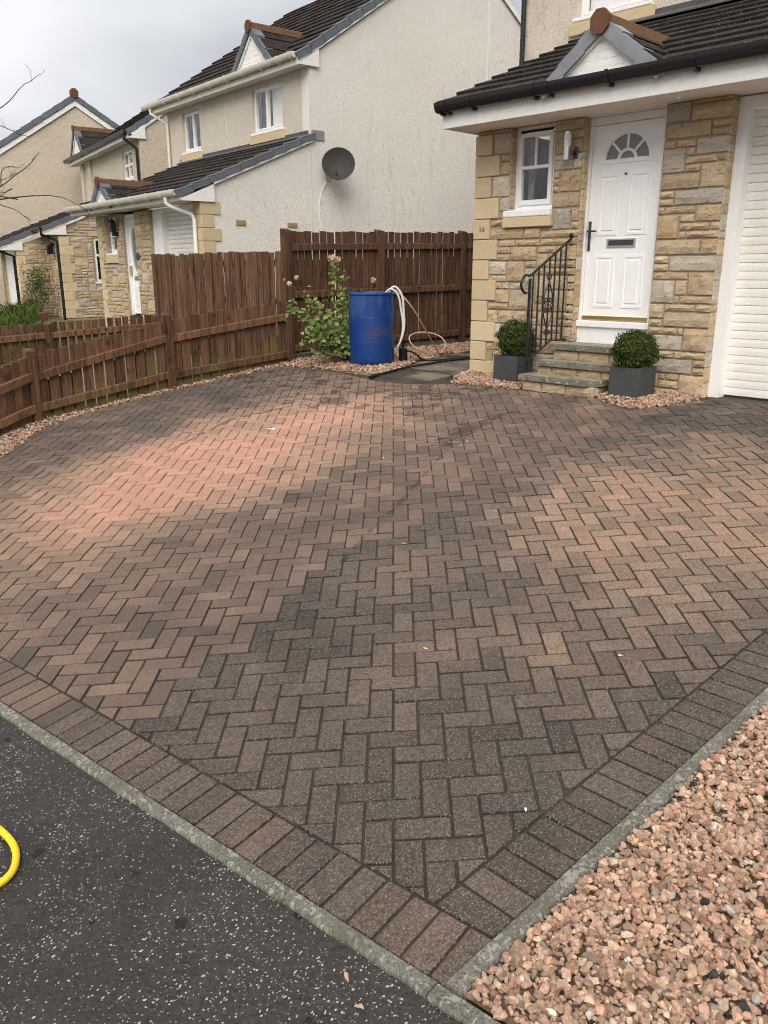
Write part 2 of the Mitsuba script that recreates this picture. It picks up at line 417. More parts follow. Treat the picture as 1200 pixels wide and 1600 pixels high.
def stone(u0, u1, v0, v1, d=.02, nx=None, nv=None, j=.006, rough=.010, back=-.01):
    """one rock-faced stone: (u, w, v), w outwards"""
    u0 += j; u1 -= j; v0 += j; v1 -= j
    nx = nx or max(2, min(7, int((u1 - u0) / .045))); nv = nv or max(2, min(5, int((v1 - v0) / .045)))
    us, vs = np.linspace(0, 1, nx + 1), np.linspace(0, 1, nv + 1)
    V, F = [], []
    idx = {}
    for a in range(nx + 1):
        for b in range(nv + 1):
            edge = a in (0, nx) or b in (0, nv)
            ju, jv = (0, 0) if edge else ((rng.random() - .5) * .4 / nx, (rng.random() - .5) * .4 / nv)
            e = .005
            uu = min(max(us[a] + ju, 0), 1) * (u1 - u0 - 2 * e) + u0 + e
            vv = min(max(vs[b] + jv, 0), 1) * (v1 - v0 - 2 * e) + v0 + e
            w = (d * .55 + rng.random() * rough * .5) if edge else (d + (rng.random() - .35) * rough * 1.6)
            if edge:
                uu += (rng.random() - .5) * .006; vv += (rng.random() - .5) * .006
            idx[a, b] = len(V); V.append((uu, w, vv))
    for a in range(nx):
        for b in range(nv):
            F.append([idx[a, b], idx[a + 1, b], idx[a + 1, b + 1], idx[a, b + 1]])
    ring = [(a, 0) for a in range(nx)] + [(nx, b) for b in range(nv)] + [(a, nv) for a in range(nx, 0, -1)] + [(0, b) for b in range(nv, 0, -1)]
    base = len(V)
    for a, b in ring:
        V.append((u0 + us[a] * (u1 - u0), back, v0 + vs[b] * (v1 - v0)))
    n = len(ring)
    for i in range(n):
        k = (i + 1) % n
        F.append([base + i, base + k, idx[ring[k]], idx[ring[i]]])
    return tm(V, F)


def ashlar(u0, u1, v0, v1, holes=(), h=.073, du=.05, seed=1, wide=(3, 10), tall=(1, 1, 1, 1, 2, 2, 3)):
    """snecked rubble: rectangles that fill [u0,u1] x [v0,v1] around the holes"""
    g = random.Random(seed)
    nu, nv = max(1, round((u1 - u0) / du)), max(1, round((v1 - v0) / h))
    du, h = (u1 - u0) / nu, (v1 - v0) / nv
    occ = np.zeros((nu, nv), bool)
    for a, b, c, d in holes:
        for i in range(nu):
            for k in range(nv):
                x, z = u0 + (i + .5) * du, v0 + (k + .5) * h
                if a < x < b and c < z < d: occ[i, k] = True
    out = []
    for k in range(nv):
        i = 0
        while i < nu:
            if occ[i, k]:
                i += 1; continue
            run = 0
            while i + run < nu and not occ[i + run, k]: run += 1
            t = g.choice(tall)
            w = g.randint(*wide) if t == 1 else g.randint(wide[0] + 1, wide[1] + 1)
            if t == 1 and g.random() < .15: w = 2
            if run - w < 2: w = run
            while t > 1 and (k + t > nv or occ[i:i + w, k:k + t].any()): t -= 1
            occ[i:i + w, k:k + t] = True
            out.append((u0 + i * du, u0 + (i + w) * du, v0 + k * h, v0 + (k + t) * h))
            i += w
    return out


def stones(fr, wall, place, rects, seed, d=.022, bsdf='mat_stone', name='stone', fine=True, dark=1.):
    g = random.Random(seed)
    for (a, b, c, e) in rects:
        m = stone(a, b, c, e, d * g.uniform(.7, 1.35)) if fine else stone(a, b, c, e, d * g.uniform(.7, 1.3), 2, 2, .007, .008)
        q = g.random()
        r = g.random() * .64 if g.random() < .76 else .72 + .28 * g.random()
        ent(nkey(f'{wall}__{name}'), fr(place(m)), bsdf, uv=(r, q))


# ------------------------------------------------------------------ terrain heights
C0, G = -1.9591761, .110


def gz(y):
    return np.interp(y, [-60, -4, 5.5, 7.1, 7.59, 400], [C0 - 4 * G, C0 - 4 * G, C0 + 5.5 * G, -1.154, -1.134, -1.13])


def drape(poly, dz, step=.4, key=None, bsdf=None):
    """a sheet over the terrain inside a shapely polygon"""
    x0, y0, x1, y1 = poly.bounds
    ms = []
    cuts = sorted({y0, y1, *[c for c in (-4, 5.5, 7.1, 7.59) if y0 < c < y1]})
    for a, b in zip(cuts[:-1], cuts[1:]):
        q = poly.intersection(sbox(x0 - 1, a, x1 + 1, b))
        for g in getattr(q, 'geoms', [q]):
            if g.geom_type == 'Polygon' and g.area > 1e-6:
                v, f = trimesh.creation.triangulate_polygon(g, engine='earcut')
                ms.append(tm(np.c_[v, gz(v[:, 1]) + dz], f))
    return cat(ms)


KB = lambda x: 1.067 + .105 * (x + 3.545) - .006 * np.maximum(0, -3.5 - x) ** 1.5        # inner (paving) side of the road kerb
RB = lambda y: -1.125 + .045 * (y - 1.33)                                              # paving side of the gravel edging
EDGE_W = .055
# ground to the horizon
gp = []
for a, b in ((-60, -4), (-4, 5.5), (5.5, 7.1), (7.1, 7.59), (7.59, 400)):
    za, zb = gz(a) - .06, gz(b) - .06
    gp.append(tm([[-400, a, za], [400, a, za], [400, b, zb], [-400, b, zb]], [[0, 1, 2, 3]]))
ent('ground', cat(gp), 'mat_ground')
say('ground', 'rough grassy ground of the gardens around the houses', kind='structure')
xs = np.linspace(-30, 12, 43)
road = Polygon([*[(x, KB(x) - .045) for x in xs], (30, KB(12) + 1.5), (30, -20), (-60, -20), (-60, KB(-30))])
ent('road', drape(road, -.012), 'mat_asphalt')
say('road', 'dark asphalt footway flecked with white chips in front of the driveway', kind='structure')

# ------------------------------------------------------------------ driveway
UN = .0985
PA, PB = np.array([.70711, .70711]), np.array([-.70711, .70711])
ORG = np.array([-1.669, 1.679])
top_edge = [(-1.10 + .2, 7.62), (-3.37, 7.62), (-3.37, 7.48), (-3.49, 6.98), (-3.72, 6.77), (-4.0, 6.88), (-4.23, 7.0), (-5.2, 6.96), (-5.94, 6.89), (-6.41, 6.69), (-6.87, 6.63), (-7.69, 6.76), (-8.34, 6.77), (-8.84, 6.74)]
left_edge = [(-8.96, 6.0), (-9.0, 5.19), (-8.94, 4.16), (-8.62, 3.36), (-7.88, 2.68), (-7.3, 1.9), (-7.1, 1.0), (-7.1, KB(-7.1))]
bx_in = [(x, KB(x) + .205) for x in np.linspace(-7.1, -1.33, 14)]
field = Polygon([*bx_in, (RB(1.5) - .208, KB(-1.33) + .21), *[(RB(y) - .208, y) for y in (3, 5, 7.62)], *top_edge[1:], *left_edge[:-1], ])
field = field.buffer(0)
whole = Polygon([*[(x, KB(x)) for x in np.linspace(-7.1, -1.13, 14)], *[(RB(y), y) for y in (1.34, 3, 5, 7.62)], *top_edge[1:], *left_edge])
under = whole.buffer(0).union(LineString([*top_edge, *left_edge]).buffer(.16).intersection(sbox(-12, 1.2, 0, 9)))
ent('driveway', drape(under, -.0062), 'mat_joint')
say('driveway', 'herringbone block paved driveway with an orange washed patch and a header course border', kind='structure')


def paver_tone(x, y):
    """(tone, speckled): which blocks have been washed, are algae-dark or worn to the sand colour"""
    w = meshkit.fbm(np.array([x * 1.1, y * 1.1, 0.]), 3, 4) - .5
    w2 = meshkit.fbm(np.array([x * 2.7, y * 2.7, 4.]), 3, 9) - .5
    lim = -3.45 + (max(0, 3.2 - y) * .33) + w * .5
    j = rng.normal(0, .05)
    if x > lim:
        t = .16 + w2 * .25
        d = math.hypot((x + 2.35 + .1 * (y - 4.4)) / 1.05, (y - 4.7) / 2.1) + w * .9
        t += .46 * max(0, 1 - max(0, d - .45) / .85)
        if y > 6.35 + w: t -= .12
        if x - lim < .22: t -= .10
        return t + j, True
    t = .37 + w2 * .20
    ex, ey = x + 5.98 + .16 * (y - 4), y - 3.75
    d = math.hypot(ex / 1.20, ey / 2.02) + w * .7 + w2 * .35
    t += .66 * max(0, min(1, (1.22 - d) / .66))
    far = max(0, -7.1 - x + w * 1.2)
    t -= min(.17, far * .22)
    if x > -4.6 and y > 3: t -= .05
    return t + j, False


def block(poly, h=.022, zoff=0., tilt=(0, 0)):
    """one paving block with a worn arris; poly: convex, counter-clockwise"""
    p = np.array(poly)
    c = p.mean(0)
    if len(p) == 4:      # worn corners
        q = []
        for i in range(4):
            a, b = p[i - 1] - p[i], p[(i + 1) % 4] - p[i]
            k = (rng.random(2) ** 3) * .010 + .0022
            q += [p[i] + a / np.linalg.norm(a) * k[0], p[i] + b / np.linalg.norm(b) * k[1]]
        p = np.array(q)
    def ring(k, z):
        d = p - c
        L = np.linalg.norm(d, axis=1, keepdims=True)
        q = c + d * np.maximum(.2, (L - k) / L)
        zz = gz(q[:, 1]) + z + zoff + (q - c) @ np.array(tilt)
        return np.c_[q, zz]
    n = len(p)
    v = np.vstack([ring(0, -h), ring(0, -.004), ring(.0042, 0)])
    f = []
    for r in (0, 1):
        for i in range(n):
            k = (i + 1) % n
            f += [[r * n + i, r * n + k, (r + 1) * n + k], [r * n + i, (r + 1) * n + k, (r + 1) * n + i]]
    f += [[2 * n, 2 * n + i, 2 * n + i + 1] for i in range(1, n - 1)]
    return tm(v, f)


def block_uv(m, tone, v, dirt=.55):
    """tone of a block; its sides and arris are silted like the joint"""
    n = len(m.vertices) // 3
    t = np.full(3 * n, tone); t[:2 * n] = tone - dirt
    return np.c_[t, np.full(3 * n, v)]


def view_size(c):
    """how large a paver at c shows from the photograph's viewpoint (0 outside the picture)"""
    p = np.array([c[0], c[1], gz(c[1])])
    z = p @ FWD
    if z < .3: return 0
    rt = np.array([math.cos(CAM_A), math.sin(CAM_A), 0]); up = np.cross(rt, FWD)
    if abs(p @ rt / z) > .5 or abs(p @ up / z) > .66: return 0
    return 1 / z ** 3


gap = .0040
blocks = []
for u in range(-90, 70):
    for v in range(-45, 110):
        m = (u + v) % 4
        if m == 3: r = (u, v, u + 2, v + 1)
        elif m == 1: r = (u, v, u + 1, v + 2)
        else: continue
        q = [ORG + PA * (a * UN) + PB * (b * UN) for a, b in ((r[0], r[1]), (r[2], r[1]), (r[2], r[3]), (r[0], r[3]))]
        cc = np.mean(q, 0)
        if cc[1] < .4 or cc[1] > 7.9 or cc[0] < -9.2 or cc[0] > -.7: continue
        P = Polygon(q).buffer(-(gap if cc[0] > -3.5 else .0030), join_style=2)
        if not field.contains(P):
            P = P.intersection(field.buffer(-.003))
            if P.is_empty or P.geom_type != 'Polygon' or P.area < .0004: continue
            P = P.convex_hull.simplify(.0008)
        pts = np.array(P.exterior.coords)[:-1]
        if Polygon(pts).exterior.is_ccw is False: pts = pts[::-1]
        blocks.append((pts, np.array(P.centroid.coords[0])))
blocks.sort(key=lambda b: -view_size(b[1]))
rest, rest_uv = [], []
for i, (pts, c) in enumerate(blocks):
    t, s = paver_tone(*c)
    m = block(pts, zoff=rng.normal(0, .0013), tilt=rng.normal(0, .009, 2))
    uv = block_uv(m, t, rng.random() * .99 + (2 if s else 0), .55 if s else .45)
    if i < 300:
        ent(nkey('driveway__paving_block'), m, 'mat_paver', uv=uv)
    else:
        rest.append(m); rest_uv.append(uv)
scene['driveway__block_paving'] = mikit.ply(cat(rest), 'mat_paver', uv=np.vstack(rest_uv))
say('driveway__block_paving', 'the farther herringbone blocks of the driveway', kind='stuff')
# header course along the kerb and along the gravel edging
n = 0
x = -1.075
while x > -7.0:
    x1 = x - .1
    dirx = np.array([1, .105]) / math.hypot(1, .105); nor = np.array([-.105, 1]) / math.hypot(1, .105)
    a, b = np.array([x, KB(x)]), np.array([x1, KB(x1)])
    q = [b + nor * .004 + dirx * gap, a + nor * .004 - dirx * gap, a + nor * .200 - dirx * gap, b + nor * .200 + dirx * gap]
    q = Polygon(q).intersection(Polygon([(-20, -5), (RB(-5) - .003, -5), (RB(3) - .003, 3), (-20, 3)]))
    if q.is_empty or q.geom_type != 'Polygon' or q.area < .0015:
        x = x1; continue
    q = np.array(q.exterior.coords)[:-1]
    q = q if Polygon(q).exterior.is_ccw else q[::-1]
    m = block(q, zoff=rng.normal(0, .0009), tilt=rng.normal(0, .005, 2))
    tn = .22 + rng.normal(0, .05) + (.14 if x < -3.0 else .04)
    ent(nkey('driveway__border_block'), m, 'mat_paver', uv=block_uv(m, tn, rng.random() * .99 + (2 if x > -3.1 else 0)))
    x = x1
y = KB(-1.24) + .208
while y < 7.5:
    y1 = y + .1
    q = [(RB(y) - .203, y + gap), (RB(y) - .004, y + gap), (RB(y1) - .004, y1 - gap), (RB(y1) - .203, y1 - gap)]
    if y < 1.6: q[1] = (q[1][0], KB(q[1][0]) + .207); q[0] = (q[0][0], KB(q[0][0]) + .207)
    m = block(q, zoff=rng.normal(0, .0009), tilt=rng.normal(0, .005, 2))
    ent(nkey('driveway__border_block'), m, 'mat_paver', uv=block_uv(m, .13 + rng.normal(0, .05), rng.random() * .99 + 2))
    y = y1

# kerb and gravel edging: stones end to end
lens = [.94, .91, .93, .90, .95, .92, .93, .92, .9, .9, .9]
x = -1.15 + .93 + .93
def kerb_unit(P, n=22, amp=.006, hgt=(.001, .006)):
    """one kerb stone from corner points (inner a, inner b, outer b, outer a): chamfered, its outer edge worn"""
    ia, ib, ob, oa = [np.array(p, float) for p in P]
    t = np.linspace(0, 1, n)[:, None]
    inn, out = ia + (ib - ia) * t, oa + (ob - oa) * t
    dirn = (out - inn) / np.linalg.norm(out - inn, axis=1, keepdims=True)
    out = out + dirn * ((meshkit.fbm(np.c_[out * 14, np.zeros(n)], 3, 2) - .5) * amp * 2.4)[:, None]
    rows = []
    for q, z in ((inn, -.1), (inn, hgt[0]), (inn + dirn * .005, hgt[1]), (out - dirn * (.005 + .004 * rng.random((n, 1))), hgt[1] - .001), (out, hgt[0] - .004), (out + dirn * .002, -.1)):
        zz = gz(q[:, 1]) + z + (0 if z < -.05 else (meshkit.fbm(np.c_[q * 20, np.zeros(n)], 2, 3) - .5) * .003)
        rows.append(np.c_[q, zz])
    v = np.vstack(rows); f = []
    for r in range(5):
        for i in range(n - 1):
            f.append([r * n + i, r * n + i + 1, (r + 1) * n + i + 1, (r + 1) * n + i])
    f = np.array(f)
    caps = [[r * n, (r + 1) * n, (r + 1) * n, r * n] for r in range(0)]
    e0 = [[0 * n, 1 * n, 2 * n, 3 * n], [0 * n, 3 * n, 4 * n, 5 * n]]; e1 = [[q + n - 1 for q in r][::-1] for r in e0]
    return tm(v, np.vstack([f, e0, e1]))


for L in lens:
    a, b = x, x - L
    ent(nkey('kerb__kerb_stone'), kerb_unit([(a - .002, KB(a)), (b + .002, KB(b)), (b + .002, KB(b) - .046), (a - .002, KB(a) - .046)]), 'mat_kerb')
    x = b
say('kerb', 'narrow grey kerb between the asphalt and the block paving', kind='structure')
y = KB(-1.1) + .002
for L in (.94, .92, .93, .93, .93, .93, .93):
    a, b = y, y + L
    ent(nkey('path_edging__edging_stone'), kerb_unit([(RB(a), a + .002), (RB(b), b - .002), (RB(b) + EDGE_W, b - .002), (RB(a) + EDGE_W, a + .002)], amp=.004, hgt=(.006, .012)), 'mat_kerb')
    y = b
say('path_edging', 'thin mossy concrete edging between the paving and the gravel bed', kind='structure')

# ------------------------------------------------------------------ gravel
HULLS = []
for i in range(16):
    g = np.random.default_rng(100 + i)
    p = g.normal(size=(17, 3)); p /= np.linalg.norm(p, axis=1, keepdims=True)
    p *= g.uniform(.80, 1.08, (17, 1)) * np.array([g.uniform(1.05, 1.3), g.uniform(.85, 1.0), g.uniform(.62, .85)])
    HULLS.append(trimesh.convex.convex_hull(p))


def gravel(key, poly, per_m2, size, dz, label, seed, bed=True, black=True, lo=.55, hi=1.65, grow_=0):
    g = np.random.default_rng(seed)
    if grow_: poly = poly.buffer(grow_)
    x0, y0, x1, y1 = poly.bounds
    n = int(per_m2 * (x1 - x0) * (y1 - y0))
    pts = g.uniform((x0, y0), (x1, y1), (n, 2))
    import shapely
    pts = pts[shapely.contains_xy(poly, pts[:, 0], pts[:, 1])]
    V, F, U, at = [], [], [], 0
    which = g.integers(0, len(HULLS), len(pts))
    for h, hull in enumerate(HULLS):
        P = pts[which == h]
        if not len(P): continue
        k = len(P)
        s = size * (lo + (hi - lo) * g.random(k) ** 1.8) * .5
        ax = g.normal(size=(k, 3)); ax[:, 2] += 1.2 * np.sign(ax[:, 2]); ax /= np.linalg.norm(ax, axis=1, keepdims=True)
        t = g.normal(size=(k, 3)); t -= ax * (t * ax).sum(1, keepdims=True); t /= np.linalg.norm(t, axis=1, keepdims=True)
        R = np.stack([t, np.cross(ax, t), ax], -1)
        v = np.einsum('kij,nj->kni', R, hull.vertices) * s[:, None, None]
        c = np.c_[P, gz(P[:, 1]) + dz + g.uniform(-.5, .75, k) * size]
        V.append((v + c[:, None]).reshape(-1, 3))
        F.append((hull.faces[None] + at + (np.arange(k) * len(hull.vertices))[:, None, None]).reshape(-1, 3))
        r = g.random(k) * (1 if black else .95)
        r = np.where(r > .958, np.where(g.random(k) < .5, r, r - .5), r)
        U.append(np.repeat(np.c_[r, g.random(k)], len(hull.vertices), 0))
        at += k * len(hull.vertices)
    m = tm(np.vstack(V), np.vstack(F))
    if bed:
        b = drape(poly, -.0045)
        scene[key + '__soil'] = m_dict(b, 'mat_soil')
    scene[key] = mikit.ply(m, 'mat_gravel', uv=np.vstack(U))
    say(key, label, 'gravel', kind='stuff')


bed1 = Polygon([(RB(1.4) + EDGE_W + .006, KB(-1.0) + .006), *[(RB(y) + EDGE_W + .006, y) for y in (3, 5, 7.5)], (1.6, 7.5), (1.6, KB(1.6) + .006)])
near = bed1.intersection(sbox(-2, 0, .75, 4.2))
gravel('gravel_bed', near, 8000, .0232, .006, 'pink and tan loose gravel beside the paving at the front corner', 21)
farb = bed1.difference(sbox(-2, 0, .75, 4.2))
gravel('gravel_bed_001', farb.buffer(0), 500, .034, .002, 'pink and tan gravel farther along the right hand bed outside the picture', 22)
gravel('gravel_bed_002', Polygon([(-4.2, 7.03), (-4.0, 6.90), (-3.72, 6.78), (-3.50, 6.99), (-3.40, 7.46), (-3.42, 7.59), (-4.25, 7.59)]), 3400, .024, .012, 'pink gravel around the planter between steps and garage', 23, grow_=.03)
gravel('gravel_bed_003', Polygon([(-5.98, 6.93), (-5.14, 6.98), (-5.14, 7.59), (-6.27, 7.59), (-6.2, 7.31)]), 3400, .024, .012, 'pink gravel under the planter left of the steps', 24, grow_=.03)
gravel('gravel_bed_004', Polygon([(-8.86, 6.76), (-8.34, 6.79), (-7.93, 6.86), (-7.1, 6.83), (-7.1, 7.14), (-7.66, 8.1), (-8.0, 9.0), (-8.1, 11.5), (-8.9, 11.5), (-8.9, 7.0)]), 2000, .028, .012, 'pink gravel bed under the blue barrel and the rose bush', 25, grow_=.03)
le = LineString([(-8.84, 6.74), (-8.96, 6.0), (-9.0, 5.19), (-8.94, 4.16), (-8.62, 3.36), (-7.88, 2.68), (-7.3, 1.9), (-7.15, 1.1)])
gravel('gravel_bed_005', Polygon([*le.coords, (-7.6, 1.1), (-7.75, 1.85), (-8.42, 2.80), (-9.06, 3.5), (-9.10, 5.2), (-9.06, 6.7)]).buffer(0), 2200, .026, .006, 'pale gravel strip along the foot of the low fence', 26, grow_=.03)
far_drive = Polygon([(-9.12, 6.8), (-9.15, 5.2), (-9.1, 3.55), (-8.6, 2.8), (-8.0, 1.6), (-12.2, 1.6), (-12.25, 6.8)])
ent('neighbour_path', drape(far_drive, -.03), 'mat_drive_far')
say('neighbour_path', 'pale gravel strip behind the low fence seen through its gaps', kind='structure')

# side path of concrete flags
i = 0
yy = 6.70
while yy < 11.2:
    for a, b in ((-7.18, -6.75), (-6.73, -6.30)):
        sh = max(0, (yy - 7.3)) * -.55 if yy > 7.3 else 0
        sh = max(sh, -.72)
        m = cbx(a + sh + rng.normal(0, .004), b + sh + (0 if yy > 8.3 else 0), yy + .006, yy + .294, -.06, .0, .005)
        v = m.vertices.copy(); v[:, 2] += gz(v[:, 1]) + .002 + rng.normal(0, .002)
        ent(nkey('side_path__flagstone'), tm(v, m.faces), 'mat_path', uv=(0, rng.random()))
    yy += .30
say('side_path', 'wet grey flagstone path running behind the corner of the house', kind='structure')

# ------------------------------------------------------------------ building kit
SL = .4117      # slope of the lean-to roofs


def tile_roof(fr, key, x0, x1, y0, z0, y1, slope, pitch=.29, tw=.30, z_extra=0., bsdf='mat_tile', courses=False, cut=None):
    """interlocking tiles in courses from the eave (y0, z0) up to y1"""
    ang = math.atan(slope)
    L = pitch / math.cos(ang) + .07
    proto = cbx(.0015, tw - .0015, 0, L, 0, .033, .004)
    d = m_dict(proto, bsdf)
    nrow = int(math.ceil((y1 - y0) / pitch))
    for r in range(nrow):
        y = y0 + r * pitch
        z = z0 + (y - y0) * slope
        last = min(1.0, (y1 - y) / pitch)
        if courses:
            m = cbx(x0, x1, 0, L * last, 0, .033, .004)
            M = np.eye(4); M[:3, :3] = rotx(ang - .085); M[:3, 3] = (0, y, z + .030)
            ent(nkey(f'{key}__tile_course'), fr(trans(m, M)), bsdf)
            continue
        off = 0 if r % 2 == 0 else -tw / 2
        x = x0 + off
        while x < x1 - .02:
            a, b = max(x, x0), min(x + tw, x1)
            if cut and cut(a, b, y):
                x += tw; continue
            M = np.eye(4); M[:3, :3] = rotx(ang - .085 + random.gauss(0, .004)); M[:3, 3] = (x, y + random.gauss(0, .003), z + .030 + random.gauss(0, .0015))
            if a > x + .01 or b < x + tw - .01 or last < .99:
                m = cbx(a - x + .0015, b - x - .0015, 0, L * last, 0, .033, .004)
                scene[nkey(f'{key}__tile')] = m_dict(fr(trans(m, M)), bsdf)
            else:
                scene[nkey(f'{key}__tile')] = {**d, 'to_world': fr.mat(M)}
            x += tw


def rotx(a):
    return np.array([[1, 0, 0], [0, math.cos(a), -math.sin(a)], [0, math.sin(a), math.cos(a)]])


def trans(m, M):
    m = m.copy(); m.apply_transform(M); return m


def slab_poly(pts_yz, x0, x1):
    """a prism along x whose section is a polygon in (y, z)"""
    m = trimesh.creation.extrude_polygon(Polygon(pts_yz), x1 - x0, engine='earcut')
    v = m.vertices
    return tm(np.c_[x0 + v[:, 2], v[:, 0], v[:, 1]], m.faces)


def slab_xz(pts_xz, y0, y1):
    m = trimesh.creation.extrude_polygon(pts_xz if isinstance(pts_xz, Polygon) else Polygon(pts_xz), y1 - y0, engine='earcut')
    v = m.vertices
    return tm(np.c_[v[:, 0], y1 - v[:, 2], v[:, 1]], m.faces)


def verge(fr, key, x, y0, z0, y1, slope, side=1, step=.33, w=.10, h=.135, name='verge_tile', bsdf='mat_verge'):
    """the overlapping dry-verge caps up a gable edge; side: +1 faces +x"""
    ang = math.atan(slope)
    n = int(round((y1 - y0) / (step * math.cos(ang))))
    st = (y1 - y0) / math.cos(ang) / n
    for i in range(n):
        m = cat([cbx(-w if side > 0 else 0, 0 if side > 0 else w, 0, st + .03, .0, .03, .008), cbx(-.022 if side > 0 else 0, (0 if side > 0 else .022), .004, st - .006, -h, .0, .006), cbx(-.02 if side > 0 else 0, .008, -.002, .05, -h - .004, .03, .006)])
        M = np.eye(4); M[:3, :3] = rotx(ang - .07); yy = y0 + i * st * math.cos(ang); M[:3, 3] = (x, yy, z0 + (yy - y0) * slope + .055)
        ent(nkey(f'{key}__{name}'), fr(trans(m, M)), bsdf)


GK = 1.75
def half_gutter(x0, x1, y, z, r=.056):
    a = np.linspace(math.pi, 2 * math.pi, 13)
    o = np.c_[y + r * np.cos(a), z + GK * r * np.sin(a)]
    i = np.c_[y + (r - .006) * np.cos(a[::-1]), z + GK * (r - .006) * np.sin(a[::-1])]
    lip = np.c_[[y + r + .004, y + r + .004], [z, z + .006]]
    return slab_poly(np.vstack([o, i]), x0, x1)


def gutter(fr, key, x0, x1, y, z, bsdf, brackets, r=.056):
    g = cat([half_gutter(x0, x1, y, z, r), slab_poly(np.c_[y + r * np.cos(np.linspace(math.pi, 2 * math.pi, 12)), z + GK * r * np.sin(np.linspace(math.pi, 2 * math.pi, 12))], x0 - .006, x0),
             slab_poly(np.c_[y + r * np.cos(np.linspace(math.pi, 2 * math.pi, 12)), z + GK * r * np.sin(np.linspace(math.pi, 2 * math.pi, 12))], x1, x1 + .006)])
    k = ent(nkey(f'{key}__gutter'), fr(g), bsdf, smooth=35)
    for b in brackets:
        a = np.linspace(math.pi * .98, 2 * math.pi * 1.0, 9)
        o = np.c_[y + (r + .009) * np.cos(a), z + GK * (r + .007) * np.sin(a)]
        i = np.c_[y + (r + .001) * np.cos(a[::-1]), z + GK * (r + .001) * np.sin(a[::-1])]
        m = cat([slab_poly(np.vstack([o, i]), b - .014, b + .014), bx(b - .018, b + .018, y + r * .2, y + r + .012, z - GK * r - .022, z - r * .9)])
        ent(nkey(f'{k}__bracket'), fr(m), bsdf)
    return k


def fascia_soffit(fr, key, x0, x1, yf, yw, z0, z1, bsdf='mat_white_board'):
    ent(nkey(f'{key}__fascia'), fr(bx(x0, x1, yf, yf + .02, z0, z1)), bsdf)
    ent(nkey(f'{key}__soffit'), fr(bx(x0 + .002, x1 - .002, yf + .021, yw, z0 + .012, z0 + .024)), 'mat_soffit')


def boxed_end(fr, key, x, yf, yw, z0, z1, slope, bsdf='mat_white_board', t=.02):
    """the white box end and barge foot at a verge"""
    pts = [(yf, z0), (yw, z0), (yw, z1 + (yw - yf) * slope), (yf, z1)]
    ent(nkey(f'{key}__box_end'), fr(slab_poly(pts, x - t, x)), bsdf)


def barge(fr, key, x, y0, z0, y1, slope, h=.13, t=.02, bsdf='mat_white_board'):
    s = slope * (y1 - y0)
    ent(nkey(f'{key}__bargeboard'), fr(slab_poly([(y0, z0), (y1, z0 + s), (y1, z0 + s + h), (y0, z0 + h)], x - t, x)), bsdf)


